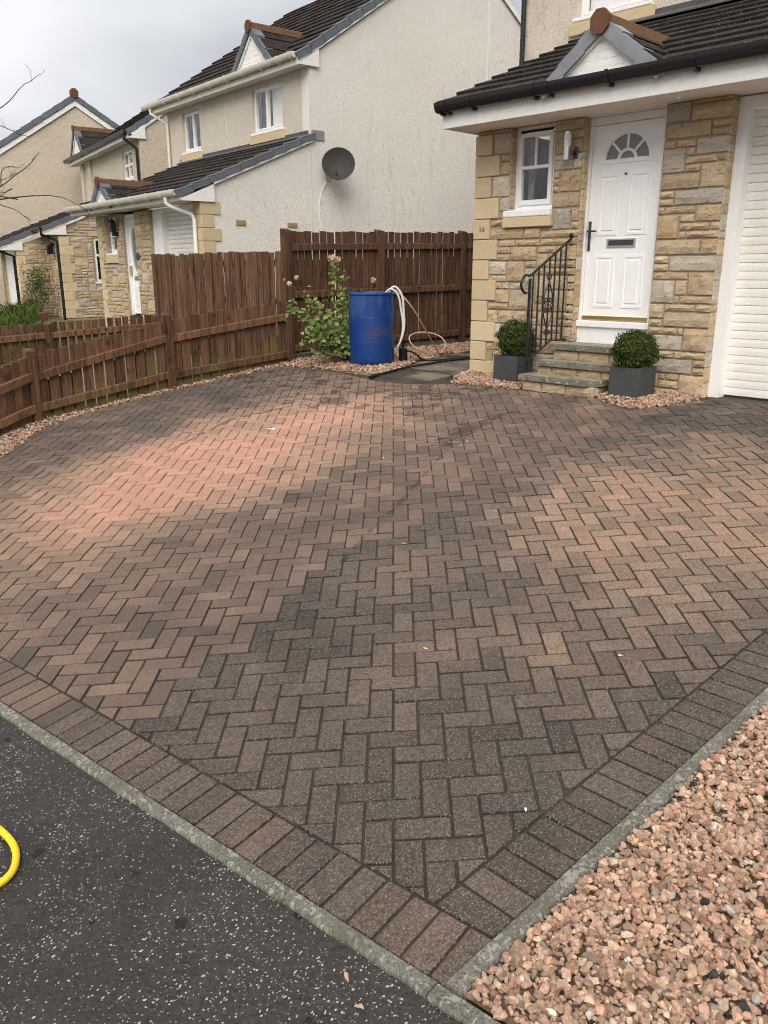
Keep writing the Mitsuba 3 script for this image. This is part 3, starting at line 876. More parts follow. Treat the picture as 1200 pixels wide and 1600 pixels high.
def gablet(fr, key, xc, yf, zb, hw, hgt, slope, roof_z0, roof_y0, boards=5, cover='mat_tile'):
    """a small decorative gable on the eave: white boarded triangle, slate verges, terracotta ridge"""
    g = nkey(f'{key}__gablet')
    za = zb + hgt
    yr = roof_y0 + (za - roof_z0) / slope            # where the ridge meets the roof
    ent(g, fr(slab_xz([(xc - hw, zb), (xc + hw, zb), (xc, za)], yf + .03, yf + .06)), 'mat_dark')
    for i in range(boards):
        t0, t1 = i / boards, (i + 1) / boards - .005
        a, b = hw * .84 * (1 - t0), hw * .84 * (1 - t1)
        ent(nkey(f'{g}__board'), fr(slab_xz([(xc - a, zb + hgt * .84 * t0), (xc + a, zb + hgt * .84 * t0), (xc + b, zb + hgt * .84 * t1), (xc - b, zb + hgt * .84 * t1)], yf + .014, yf + .03)), 'mat_white_board')
    for s in (-1, 1):
        L = math.hypot(hw, hgt); ux, uz = -s * hw / L, hgt / L
        base = np.array([xc + s * hw * .93, zb])
        q = [base, base + np.array([ux, uz]) * L * .95, base + np.array([ux, uz]) * L * .95 + np.array([-s * uz, -abs(ux)]) * .0, ]
        inn = [(xc + s * hw * .86, zb), (xc, zb + hgt * .86), (xc, zb + hgt * .76), (xc + s * hw * .76, zb)]
        ent(nkey(f'{g}__trim'), fr(slab_xz(inn if s < 0 else inn[::-1], yf - .012, yf + .01)), 'mat_white_board')
        # roof plane as courses of tiles running back to the main roof
        nrow = 3
        for i in range(nrow):
            t0, t1 = i / nrow, (i + 1) / nrow
            p0 = np.array([xc + s * (hw + .05) * (1 - t0), 0, zb - .02 + (hgt + .03) * t0 + .02]); p1 = np.array([xc + s * (hw + .05) * (1 - t1), 0, zb - .02 + (hgt + .03) * t1 + .005])
            b0 = roof_y0 + (p0[2] - roof_z0) / slope + .12; b1 = roof_y0 + (p1[2] - roof_z0) / slope + .12
            v = [(p0[0], yf, p0[2]), (p1[0], yf, p1[2]), (p1[0], b1, p1[2]), (p0[0], max(b0, yf + .02), p0[2])]
            nrm = np.array([s * hgt, 0, hw]) / L * .028
            vv = np.array(v + [tuple(np.array(a) + nrm) for a in v])
            ent(nkey(f'{g}__tile_course'), fr(tm(vv, [[0, 1, 2, 3], [4, 5, 6, 7], [0, 1, 5, 4], [1, 2, 6, 5], [2, 3, 7, 6], [3, 0, 4, 7]])), cover)
        # verge caps
        nc = 3
        for i in range(nc):
            a0 = np.array([xc + s * (hw + .075) * (1 - i / nc), zb - .05 + (hgt + .10) * i / nc]); a1 = np.array([xc + s * (hw + .075) * (1 - (i + 1) / nc), zb - .05 + (hgt + .10) * (i + 1) / nc])
            nn = np.array([s * hgt, hw]) / L
            a1 = a1 + nn * .0; lift = nn * (.012 + .006)
            pl = [a0 + lift * 1.6, a1 + lift * .8, a1 + lift * .8 - nn * .115, a0 + lift * 1.6 - nn * .115]
            m = cat([slab_xz(Polygon(pl).convex_hull, yf - .045, yf - .02), slab_xz(Polygon([a0 + lift * 1.6, a1 + lift * .8, a1 + lift * .8 - nn * .022, a0 + lift * 1.6 - nn * .022]).convex_hull, yf - .02, yf + .14)])
            ent(nkey(f'{g}__verge_cap'), fr(m), 'mat_lead' if key == 'house' else 'mat_verge')
    # ridge: angular terracotta tiles and an octagonal end
    zr = za + .075
    nt = max(2, int((yr + .2 - yf) / .42))
    for i in range(nt):
        a, b = yf - .02 + (yr + .18 - yf) * i / nt, yf - .02 + (yr + .18 - yf) * (i + 1) / nt - .006
        sec = [(-.125, -.115), (-.06, .0), (-.03, .018), (.03, .018), (.06, .0), (.125, -.115), (.10, -.12), (.045, -.02), (-.045, -.02), (-.10, -.12)]
        k = 1.0 + .03 * (i % 2)
        ent(nkey(f'{g}__ridge_tile'), fr(slab_xz([(xc + p * k, zr + q * k) for p, q in sec], a, b)), 'mat_terra')
    oc = [(xc + .098 * math.cos(t), zr - .058 + .108 * math.sin(t)) for t in np.arange(8) * math.pi / 4 + math.pi / 8]
    ent(nkey(f'{g}__ridge_end'), fr(slab_xz(oc, yf - .075, yf - .022)), 'mat_terra')
    return g


def window(fr, wall, place, u0, u1, v0, v1, lights, back='mat_room', sill=True, rec=.10, depth=.16, fw=.045, sill_stone=True, backs=None, bars=True, name='window'):
    """white upvc window: outer frame, lights ((ua,ub,va,vb) as fractions), panes, sill; (u,w,v) with w<0 inside the wall"""
    k = nkey(f'{wall}__{name}')
    w0, w1 = -rec - .05, -rec
    fm = [bx(u0, u1, w0, w1, v0, v0 + fw), bx(u0, u1, w0, w1, v1 - fw, v1), bx(u0, u0 + fw, w0, w1, v0 + fw, v1 - fw), bx(u1 - fw, u1, w0, w1, v0 + fw, v1 - fw)]
    ent(k, fr(place(cat(fm))), 'mat_upvc')
    for i, (a, b, c, d) in enumerate(lights):
        ua, ub, va, vb = u0 + fw + a * (u1 - u0 - 2 * fw), u0 + fw + b * (u1 - u0 - 2 * fw), v0 + fw + c * (v1 - v0 - 2 * fw), v0 + fw + d * (v1 - v0 - 2 * fw)
        s = .03
        ent(nkey(f'{k}__sash'), fr(place(cat([bx(ua, ub, w0 - .002, w1 + .012, va, va + s), bx(ua, ub, w0 - .002, w1 + .012, vb - s, vb), bx(ua, ua + s, w0 - .002, w1 + .012, va + s, vb - s), bx(ub - s, ub, w0 - .002, w1 + .012, va + s, vb - s)]))), 'mat_upvc')
        ent(nkey(f'{k}__pane'), fr(place(tm([(ua + s, w0 + .03, va + s), (ub - s, w0 + .03, va + s), (ub - s, w0 + .03, vb - s), (ua + s, w0 + .03, vb - s)], [[0, 1, 2, 3]]))), 'mat_glass')
        bk = backs[i] if backs else back
        ent(nkey(f'{k}__room_lining'), fr(place(bx(ua, ub, w0 - .09, w0 - .07, va, vb))), bk)
    if sill:
        ent(nkey(f'{k}__sill'), fr(place(cbx(u0 - .04, u1 + .04, -rec - .03, .04, v0 - .045, v0 - .003, .006))), 'mat_upvc')
    if sill_stone:
        ent(nkey(f'{k}__sill_stone'), fr(place(cbx(u0 - .09, u1 + .09, -.08, .035, v0 - .195, v0 - .047, .006))), 'mat_dressed', uv=(0, .6))
    return k


def wall_poly(place, poly, w0, w1):
    """a wall sheet with openings: polygon in (u, v), from w0 to w1"""
    m = trimesh.creation.extrude_polygon(poly, w1 - w0, engine='earcut')
    v = m.vertices
    return place(tm(np.c_[v[:, 0], w0 + v[:, 2], v[:, 1]], m.faces))


# ------------------------------------------------------------------ the house with the steps
I = Frame(0, 0, 0, 0)
H = 'house'
say(H, 'stone fronted house with white panelled front door, steps and slatted garage door', 'house')
YF = 7.59
front = lambda m: FR(m, YF)
wx0, wx1, wz0, wz1 = -5.803, -5.255, .60, 1.485           # window opening
dx0, dx1, dz0 = -4.905, -4.055, -.72                     # door opening
GX0, GX1 = -3.435, -.95                                  # garage opening
poly = Polygon([(-6.265, -1.3), (GX0, -1.3), (GX0, 1.475), (-6.265, 1.475)], holes=[[(wx0, wz0), (wx1, wz0), (wx1, 1.47), (wx0, 1.47)]])
poly = poly.difference(sbox(dx0, dz0, dx1, 1.6))
ent(f'{H}__stone_wall', wall_poly(front, poly, -.24, 0), 'mat_mortar')
rp = [[-4.05, -3.809, 1.302, 1.473], [-3.815, -3.435, 1.438, 1.475], [-3.815, -3.435, 1.293, 1.434], [-4.05, -3.605, 1.16, 1.298], [-3.605, -3.435, 1.223, 1.292], [-3.605, -3.435, 1.156, 1.221], [-4.05, -3.924, 1.087, 1.156],
      [-3.924, -3.733, 1.087, 1.156], [-3.733, -3.435, 1.012, 1.154], [-4.05, -3.825, .873, 1.085], [-3.825, -3.733, 1.012, 1.085], [-3.825, -3.523, .943, 1.010], [-3.523, -3.435, .946, 1.010], [-3.825, -3.671, .872, .941],
      [-3.671, -3.435, .732, .944], [-4.05, -3.671, .732, .871], [-4.05, -3.900, .661, .730], [-4.05, -3.900, .592, .659], [-3.900, -3.435, .592, .730], [-3.977, -3.683, .52, .59], [-4.05, -3.977, .52, .59], [-3.683, -3.435, .443, .59],
      [-4.05, -3.828, .30, .518], [-3.828, -3.683, .443, .518], [-3.828, -3.533, .371, .441], [-3.533, -3.435, .371, .441], [-3.828, -3.752, .30, .369], [-3.752, -3.435, .30, .369], [-4.05, -3.602, .155, .298], [-3.602, -3.435, .155, .298],
      [-4.05, -3.897, .082, .153], [-4.05, -3.897, .008, .080], [-3.897, -3.435, .008, .153], [-4.05, -3.69, -.066, .006], [-3.69, -3.435, -.207, .006], [-4.05, -3.812, -.284, -.068], [-3.812, -3.69, -.207, -.068], [-3.812, -3.756, -.284, -.209],
      [-3.756, -3.435, -.284, -.209], [-4.05, -3.90, -.425, -.286], [-3.90, -3.593, -.36, -.286], [-3.593, -3.435, -.36, -.286], [-4.05, -3.90, -.503, -.427], [-3.90, -3.435, -.503, -.362], [-4.05, -3.743, -.575, -.505], [-3.743, -3.683, -.575, -.505],
      [-3.683, -3.435, -.722, -.505], [-4.05, -3.683, -.722, -.577], [-4.05, -3.753, -.794, -.724], [-3.753, -3.435, -.794, -.724], [-4.05, -3.557, -.938, -.796], [-3.557, -3.435, -.863, -.796], [-3.557, -3.435, -.938, -.865], [-3.894, -3.822, -1.004, -.94],
      [-3.822, -3.683, -1.004, -.94], [-3.894, -3.683, -1.085, -1.006], [-3.683, -3.435, -1.17, -.94], [-4.05, -3.894, -1.085, -.94], [-4.05, -3.683, -1.17, -1.087]]
greys = {0, 8, 9, 18, 32, 35, 50, 47}
for i, r in enumerate(rp):
    g = random.Random(500 + i)
    t = .76 + .24 * g.random() if i in greys else g.random() * .62
    ent(nkey(f'{H}__stone_wall__stone'), stone(*r, .022 * g.uniform(.8, 1.4)) and FR(stone(*r, .024 * g.uniform(.8, 1.4), rough=.013), YF), 'mat_stone', uv=(t, g.random()))
lp = [([-6.04, -5.805, 1.22, 1.433], 1), ([-5.94, -5.805, 1.143, 1.216], 0), ([-5.94, -5.805, 1.008, 1.141], 0), ([-6.04, -5.805, .787, 1.006], 1), ([-5.935, -5.805, .638, .785], 1), ([-5.935, -5.865, .563, .636], 0),
      ([-6.05, -5.865, .49, .561], 0), ([-6.05, -5.59, .347, .463], 0), ([-5.588, -5.375, .347, .463], 0), ([-5.373, -4.91, .347, .425], 0), ([-5.93, -5.70, .272, .345], 0), ([-5.698, -5.373, .272, .345], 0), ([-5.371, -4.91, .272, .345], 0),
      ([-5.25, -4.91, 1.364, 1.47], 0), ([-5.25, -5.10, 1.152, 1.362], 0), ([-5.098, -4.91, 1.285, 1.362], 0), ([-5.098, -4.91, 1.152, 1.283], 0), ([-5.25, -5.02, .998, 1.15], 1), ([-5.018, -4.91, .998, 1.15], 1), ([-5.25, -5.17, .925, .996], 0),
      ([-5.25, -5.17, .855, .923], 0), ([-5.25, -5.17, .787, .853], 0), ([-5.168, -4.91, .787, .996], 0), ([-5.25, -4.91, .64, .785], 0), ([-5.225, -5.01, .427, .638], 1), ([-5.008, -4.91, .50, .638], 0), ([-5.008, -4.91, .427, .498], 0),
      ([-6.265, -6.05, 1.433, 1.472], 0), ([-6.05, -5.805, 1.433, 1.472], 0)]
fill = ashlar(-6.05, -4.91, -1.15, .272, holes=[(-6.05, -5.935, *z) for z in ((.132, .353), (-.307, -.083), (-.764, -.545), (-1.15, -.981))], seed=12, wide=(2, 8))
for i, (r, gr) in enumerate(lp + [(f, 1 if random.Random(900 + k).random() < .13 else 0) for k, f in enumerate(fill)]):
    g = random.Random(700 + i)
    t = .76 + .24 * g.random() if gr else g.random() * .62
    ent(nkey(f'{H}__stone_wall__stone'), FR(stone(*r, .022 * g.uniform(.8, 1.4), rough=.012), YF), 'mat_stone', uv=(t, g.random()))
# returns of the openings, that face the camera side
for X, z0, z1, dep, sd in ((wx0, wz0, 1.47, .10, 31), (dx0, -.70, 1.47, .12, 32), (GX0, -1.15, 1.47, .17, 33)):
    z = z0; g = random.Random(sd)
    while z < z1 - .03:
        zz = min(z1, z + g.choice((.07, .145, .145, .215)))
        ent(nkey(f'{H}__stone_wall__stone'), RT(stone(YF - .012, YF + dep, z, zz, .006, 2, 2, .004, .004), X), 'mat_stone', uv=(g.random() * .9, g.random()))
        z = zz
# quoins at the corner, every second one long
zq = [1.433, 1.221, 1.006, .787, .568, .353, .135, -.083, -.307, -.54, -.764, -.981, -1.16]
for i, (a, b) in enumerate(zip(zq[:-1], zq[1:])):
    L = .325 if i % 2 else .215
    if i == 11: L = .335
    ent(nkey(f'{H}__stone_wall__quoin'), cbx(-6.283, -6.27 + L, YF - .026, YF + .22, b + .004, a - .004, .006), 'mat_dressed', uv=(0, rng.random()))
tx = meshkit.text_mesh('16', .052, .003)
tx.apply_transform(np.array([[1, 0, 0, -6.205], [0, 0, -1, YF - .0265], [0, 1, 0, .435], [0, 0, 0, 1.]]))
ent(f'{H}__house_number', tx, 'mat_ink')
# lintel boards above door and window, soffit and fascia
ZS = 1.46
fascia_soffit(I, H, -6.34, -.60, 7.08, YF + .3, ZS, 1.65)
ent(f'{H}__box_end', bx(-6.342, -6.322, 7.101, YF + .3, ZS, 1.60), 'mat_white_board')
gutter(I, H, -6.36, -.55, 7.015, 1.70, 'mat_black_pvc', [-6.31, -6.23, -5.893, -5.127, -4.96, -4.329, -3.535, -2.8, -2.0, -1.2])
# roof of the lean-to
z0e = 1.829 + SL * (7.03 - 7.325) - .03
ent(f'{H}__roof', slab_poly([(7.12, z0e + .03), (9.72, z0e + SL * 2.66), (9.72, z0e + SL * 2.66 - .10), (7.12, z0e + .0)], -6.36, -.62), 'mat_dark')
gcx, ghw = -4.45, .58
tile_roof(I, f'{H}__roof', -6.37, -.60, 7.035, 1.664, 9.69, SL, pitch=.29, cut=lambda a, b, y: abs((a + b) / 2 - gcx) < ghw * (1 - max(0, y - 7.05) / 1.15) - .12 and y < 8.1)
verge_key = f'{H}__roof'
g = gablet(I, H, gcx, 7.06, 1.69, .55, .40, SL, z0e, 7.03, boards=5)
say(g, 'small white gablet over the front door with terracotta ridge')
ent(f'{H}__flashing', slab_poly([(9.55, z0e + SL * 2.52 + .06), (9.695, z0e + SL * 2.665 + .06), (9.695, z0e + SL * 2.665 + .13), (9.68, z0e + SL * 2.665 + .13), (9.675, z0e + SL * 2.665 + .075), (9.55, z0e + SL * 2.52 + .072)], -6.35, -.62), 'mat_flashing')
# upper storey
up = lambda m: FR(m, 9.70)
uwx0, uwx1, uwz0 = -6.50, -5.52, 3.01
upoly = Polygon([(-7.33, -1.3), (-.2, -1.3), (-.2, 5.0), (-7.33, 5.0)], holes=[[(uwx0, uwz0), (uwx1, uwz0), (uwx1, 4.05), (uwx0, 4.05)], [(-3.6, 3.01), (-2.6, 3.01), (-2.6, 4.05), (-3.6, 4.05)]])
ent(f'{H}__upper_wall', wall_poly(up, upoly, -.25, 0), 'mat_harl_beige')
ent(f'{H}__side_wall', bx(-7.33, -7.08, 9.95, 17.0, -1.3, 5.0), 'mat_harl_beige')
ent(f'{H}__back_wall', bx(-7.08, -.2, 16.75, 17.0, -1.3, 5.0), 'mat_harl_beige')
for a in (uwx0, -3.6):
    window(I, H, up, a, a + (.98 if a == uwx0 else 1.0), 3.01, 4.05, [(0, 1, 0, .70), (0, 1, .70, 1)], back='mat_blind')
ent(f'{H}__main_roof', cat([slab_poly([(9.2, 4.95), (13.35, 7.7), (13.35, 7.6), (9.2, 4.85)], -7.45, -.1), slab_poly([(17.5, 4.95), (13.35, 7.7), (13.35, 7.6), (17.5, 4.85)], -7.45, -.1)]), 'mat_tile')
ent(f'{H}__main_roof__gable', cat([slab_poly([(9.7, 4.9), (13.35, 7.55), (17.0, 4.9)], a, a + .25) for a in (-7.33, -.45)]), 'mat_harl_beige')
ent(f'{H}__downpipe', tube([(-7.27, 9.64, 4.9), (-7.27, 9.64, -1.1)], .034, 10), 'mat_black_pvc', smooth=40)
# ground floor front window: a sash with six lights
wk = f'{H}__window'
YW = YF + .115
def fw_(u0, u1, v0, v1, y0=YW - .03, y1=YW + .04): return bx(u0, u1, y0, y1, v0, v1)
ent(wk, cat([fw_(-5.80, -5.755, .645, 1.47), fw_(-5.325, -5.258, .645, 1.47), fw_(-5.755, -5.325, .645, .69), fw_(-5.755, -5.325, 1.44, 1.47)]), 'mat_upvc')
ent(f'{wk}__sash', cat([fw_(-5.752, -5.712, .693, 1.405, YW - .045, YW), fw_(-5.375, -5.33, .693, 1.405, YW - .045, YW), fw_(-5.712, -5.375, .693, .745, YW - .045, YW), fw_(-5.712, -5.375, 1.365, 1.405, YW - .045, YW), fw_(-5.712, -5.375, 1.055, 1.085, YW - .045, YW)]), 'mat_upvc')
ent(f'{wk}__glazing_bar', fw_(-5.556, -5.531, 1.086, 1.364, YW - .04, YW - .012), 'mat_upvc')
for v0, v1 in ((.745, 1.055), (1.085, 1.365)):
    ent(nkey(f'{wk}__pane'), tm([(-5.712, YW - .02, v0), (-5.375, YW - .02, v0), (-5.375, YW - .02, v1), (-5.712, YW - .02, v1)], [[0, 1, 2, 3]]), 'mat_glass')
ent(f'{wk}__room_lining', bx(-5.75, -5.28, YW + .5, YW + .52, .6, 1.45), 'mat_room')
cx = np.linspace(-5.74, -5.64, 25); cx2 = np.linspace(-5.44, -5.33, 25)
for c in (cx, cx2):
    lean = np.linspace(0, 1, 2)
    v = [(x - (.03 if c is cx else -.02) * (1 - t) * ((x - c[0]) / (c[-1] - c[0])), YW + .12 + .012 * math.sin(i * 1.3), .66 + .77 * t) for t in (0, 1) for i, x in enumerate(c)]
    ent(nkey(f'{wk}__curtain'), tm(v, [[i, i + 1, i + 26, i + 25] for i in range(24)]), 'mat_curtain', smooth=True)
ent(f'{wk}__vent_slot', bx(-5.745, -5.34, YW - .034, YW - .02, 1.412, 1.434), 'mat_dark')
ent(f'{wk}__sill', cbx(-5.86, -5.25, YF - .05, YW - .02, .572, .64, .008), 'mat_upvc')
ent(f'{wk}__sill_stone', cbx(-5.86, -5.232, YF - .055, YF + .1, .466, .568, .006), 'mat_dressed', uv=(0, .8))
# front door
YD = YF + .115
ent(f'{H}__door_frame', cat([bx(-4.965, -4.883, YD - .035, YD + .05, -.545, 1.46), bx(-4.112, -4.05, YD - .035, YD + .05, -.545, 1.46), bx(-4.883, -4.112, YD - .035, YD + .05, 1.392, 1.46)]), 'mat_upvc')
dk = f'{H}__door'
xm = -4.495
fan = []
door_poly = sbox(-4.876, -.478, -4.116, 1.386)
fr_out = Point(xm, 1.052).buffer(.262, 32).intersection(sbox(-6, 1.052, 0, 3))
fr_in = Point(xm, 1.052).buffer(.092, 24).intersection(sbox(-6, 1.052, 0, 3))
ring = Point(xm, 1.052).buffer(.235, 32).difference(Point(xm, 1.052).buffer(.108, 24)).intersection(sbox(-6, 1.068, 0, 3))
hub = Point(xm, 1.052).buffer(.082, 24).intersection(sbox(-6, 1.068, 0, 3))
lights = []
for i in range(4):
    a0, a1 = math.pi * i / 4, math.pi * (i + 1) / 4
    w = Polygon([(xm, 1.052), (xm + .6 * math.cos(a0), 1.052 + .6 * math.sin(a0)), (xm + .6 * math.cos((a0 + a1) / 2), 1.052 + .6 * math.sin((a0 + a1) / 2)), (xm + .6 * math.cos(a1), 1.052 + .6 * math.sin(a1))])
    lights.append(ring.intersection(w.buffer(-.0105)))
lights.append(hub)
dp = door_poly
for L in lights: dp = dp.difference(L)
ent(dk, wall_poly(lambda m: FR(m, YD), dp, -.045, 0), 'mat_door')
for L in lights:
    ent(nkey(f'{dk}__fanlight_pane'), wall_poly(lambda m: FR(m, YD), L.buffer(.004), -.03, -.018), 'mat_grey_glass')
rim = Point(xm, 1.052).buffer(.268, 40).difference(Point(xm, 1.052).buffer(.245, 40)).intersection(sbox(-6, 1.03, 0, 3)).union(sbox(xm - .268, 1.028, xm + .268, 1.05))
ent(f'{dk}__fanlight_rim', wall_poly(lambda m: FR(m, YD), rim, 0, .012), 'mat_door')
for (a, b, c, d) in ((-4.765, -4.545, .36, .935), (-4.445, -4.225, .36, .935), (-4.765, -4.545, -.345, .165), (-4.445, -4.225, -.345, .165)):
    o, inn, core = sbox(a, c, b, d), sbox(a + .026, c + .026, b - .026, d - .026), sbox(a + .05, c + .05, b - .05, d - .05)
    rimm = wall_poly(lambda m: FR(m, YD), o.difference(inn), 0, .009)
    cr = cbx(a + .042, b - .042, YD - .012, YD + .004, c + .042, d - .042, .011)
    ent(nkey(f'{dk}__panel'), cat([rimm, cr]), 'mat_door')
lb = wall_poly(lambda m: FR(m, YD), sbox(-4.645, .242, -4.325, .325).difference(sbox(-4.625, .258, -4.345, .310)), 0, .012)
lk = ent(f'{dk}__letter_plate', lb, 'mat_steel')
ent(f'{lk}__flap', cbx(-4.627, -4.343, YD - .008, YD, .256, .312, .004), 'mat_dark_metal')
hk = ent(f'{dk}__handle', cat([cbx(-4.868, -4.838, YD - .012, YD, .21, .50, .004), tube([(-4.853, YD - .01, .405), (-4.853, YD - .05, .405)], .010, 8), tube([(-4.855, YD - .05, .405), (-4.75, YD - .052, .40)], .009, 8)]), 'mat_dark_metal')
ent(f'{dk}__spyhole', tube([(-4.49, YD + .002, .925), (-4.49, YD - .008, .925)], .013, 12), 'mat_dark_metal')
ent(f'{dk}__weather_strip', cbx(-4.872, -4.12, YD - .022, YD + .0, -.474, -.432, .005), 'mat_brass')
ent(f'{H}__door_sill', cat([cbx(-4.995, -4.052, YD - .075, YD + .05, -.545, -.482, .006), bx(-4.985, -4.056, YD - .045, YD + .04, -.72, -.546)]), 'mat_upvc')
ent(f'{H}__doorbell', cbx(-4.945, -4.915, YD - .055, YD - .035, .50, .60, .005), 'mat_cream_pvc')
ent(f'{H}__hall_lining', bx(-4.9, -4.05, YD + .3, YD + .32, -.7, 1.46), 'mat_room')
# garage
gk = f'{H}__garage_door'
YG = YF + .24
ent(f'{H}__garage_frame', cat([bx(GX0 + .002, GX0 + .10, YF + .10, YG + .06, -1.16, 1.46), bx(GX1 - .10, GX1, YF + .10, YG + .06, -1.16, 1.46), bx(GX0 + .10, GX1 - .10, YF + .10, YG + .06, 1.36, 1.46)]), 'mat_upvc')
ns, zb0 = 33, -1.125
for i in range(ns):
    a, b = zb0 + i * (1.372 - zb0) / ns, zb0 + (i + 1) * (1.372 - zb0) / ns
    sec = [(YG - .006, a + .0006), (YG - .0115, a + .005), (YG - .0135, (a + b) / 2), (YG - .0115, b - .006), (YG - .004, b - .0022), (YG + .010, b - .0022), (YG + .010, a + .0006)]
    ent(nkey(f'{gk}__slat'), slab_poly(sec, GX0 + .101, GX1 - .101), 'mat_garage')
ent(gk, bx(GX0 + .09, GX1 - .09, YG + .011, YG + .02, -1.13, 1.40), 'mat_dark')
ent(f'{gk}__rubber_seal', bx(GX0 + .101, GX1 - .101, YG - .006, YG + .012, -1.155, -1.127), 'mat_dark')
ent(f'{H}__garage_threshold', cbx(GX0 + .05, GX1 - .02, YF + .06, YG + .2, -1.22, -1.150, .006), 'mat_slabconc')
ent(f'{H}__right_pier', bx(GX1, -.6, YF, YF + .24, -1.3, 1.475), 'mat_mortar')
stones(I, f'{H}__right_pier', front, ashlar(GX1, -.6, -1.15, 1.47, seed=41, wide=(3, 6)), 42)
ent(f'{H}__ground_side_wall', cat([bx(-6.265, -6.02, YF + .24, 9.70, -1.3, 1.47), bx(-.85, -.6, YF + .24, 9.70, -1.3, 1.47)]), 'mat_harl_beige')
ent(f'{H}__lintel_board', cat([bx(dx0 + .001, dx1 - .001, YF + .03, YF + .07, 1.462, 1.475)]), 'mat_upvc')
ent(f'{H}__hook', tube(spline([(-3.735, 7.14, 1.475), (-3.735, 7.14, 1.43), (-3.72, 7.14, 1.415), (-3.705, 7.14, 1.43)], 14), .004, 6), 'mat_upvc')

# wall lamp
ent('wall_lamp__tube', tube([(-5.045, YF - .095, 1.08), (-5.045, YF - .095, 1.34)], .034, 20), 'mat_steel', smooth=40)
ent('wall_lamp__diffuser', tube([(-5.045, YF - .095, 1.205), (-5.045, YF - .095, 1.315)], .0355, 20), 'mat_upvc', smooth=40)
ent('wall_lamp__bracket', cat([cbx(-5.02, -4.985, YF - .09, YF - .02, 1.13, 1.165, .006), cbx(-5.01, -4.96, YF - .035, YF - .015, 1.09, 1.20, .01)]), 'mat_dark_metal')
say('wall_lamp', 'steel cylinder wall lamp between the front window and the white door', 'lamp')

# steps
def slab_step(key, x0, x1, y0, y1, zt, th, cham):
    p = Polygon([(x0, y1), (x0, y0), (x1 - cham, y0), (x1, y0 + cham), (x1, y1)])
    m = prism(p, zt - th, zt)
    t = prism(p.buffer(-.006, join_style=2), zt, zt + .005)
    ent(nkey(key), cat([m, t]), 'mat_slabconc')
spec = [(-5.12, -4.21, 6.95, -1.011, -1.18, .12), (-5.07, -4.13, 7.14, -.872, -1.02, .02), (-5.00, -4.05, 7.30, -.712, -.88, .02)]
for i, (a, b, y, zt, zb, ch) in enumerate(spec):
    slab_step('stone_steps__tread', a, b, y, YF if i < 2 else YF + .08, zt, .052, ch)
    ent(nkey('stone_steps__core'), bx(a + .05, b - .05, y + .05, YF - .002, zb, zt - .053), 'mat_mortar')
    xs_ = [a + .03] + sorted(a + .03 + (b - a - .06) * t for t in ((.28, .62), (.2, .55, .86), (.35, .75))[i]) + [b - .03]
    for u0, u1 in zip(xs_[:-1], xs_[1:]):
        ent(nkey('stone_steps__riser_stone'), FR(stone(u0, u1, zb + .004, zt - .056, .018, rough=.010, back=-.012), y + .05), 'mat_stone', uv=(random.random() * .7, random.random() * .6))
    for u0, u1 in ((y + .03, y + .25), (y + .25, YF - .01)):
        for X, s in ((b - .05, 1), (a + .05, -1)):
            m = stone(u0, u1, zb + .004, zt - .056, .018, 3, 2)
            v = m.vertices; mm = tm(np.c_[X + s * v[:, 1], v[:, 0], v[:, 2]], m.faces)
            ent(nkey('stone_steps__riser_stone'), mm, 'mat_stone', uv=(random.random() * .7, random.random() * .6))
say('stone_steps', 'three stone steps with speckled concrete treads below the white front door', 'steps')

# handrail
RX = -4.985
k = RX / -4.93
rl = lambda y, z: (RX, y * k, z * k)
top0, top1 = rl(6.784, -.055), rl(7.484, .316)
ent('handrail__post', cbx(RX - .013, RX + .013, 6.885, 6.911, -.955, top0[2], .003), 'mat_iron')
crook = spline([rl(6.79, -.03), rl(6.72, -.04), rl(6.68, -.10), rl(6.71, -.17), rl(6.775, -.19)], 24)
ent('handrail__rail', cat([tube(np.vstack([np.linspace(rl(7.52, .345), rl(6.82, -.035), 8), crook]), .013, 8), trimesh.creation.icosphere(2, .024).apply_translation((RX, 7.575, .37)), tube([rl(7.5, .335), (RX, 7.6, .37)], .012, 8)]), 'mat_iron', smooth=40)
br0, br1, br2 = rl(6.819, -.863), rl(7.221, -.671), rl(7.50, -.673)
ent('handrail__bottom_rail', cat([tube([rl(6.72, -.905), br0, br1], .010, 6), tube([br1, br2], .010, 6)]), 'mat_iron', smooth=40)
ys = np.linspace(6.784 * k, 7.501 * k, 9)[1:]
def zt_(y): return np.interp(y, [top0[1], top1[1]], [top0[2], top1[2]])
def zb_(y): return np.interp(y, [br0[1], br1[1], br2[1]], [br0[2], br1[2], br2[2]])
for y in ys:
    ent(nkey('handrail__baluster'), cbx(RX - .0075, RX + .0075, y - .0075, y + .0075, zb_(y), zt_(y), .002), 'mat_iron')
yc = ys[3]; dyb = ys[1] - ys[0]
zc = (zt_(yc) + zb_(yc)) / 2 - .03
sc = []
def spiral(cy, cz, r, a0, turns, s):
    t = np.linspace(0, 1, 26)
    rr = r * (1 - .82 * t)
    a = a0 + s * turns * 2 * math.pi * t
    return np.c_[np.full(26, RX), cy + rr * np.cos(a), cz + rr * np.sin(a)]
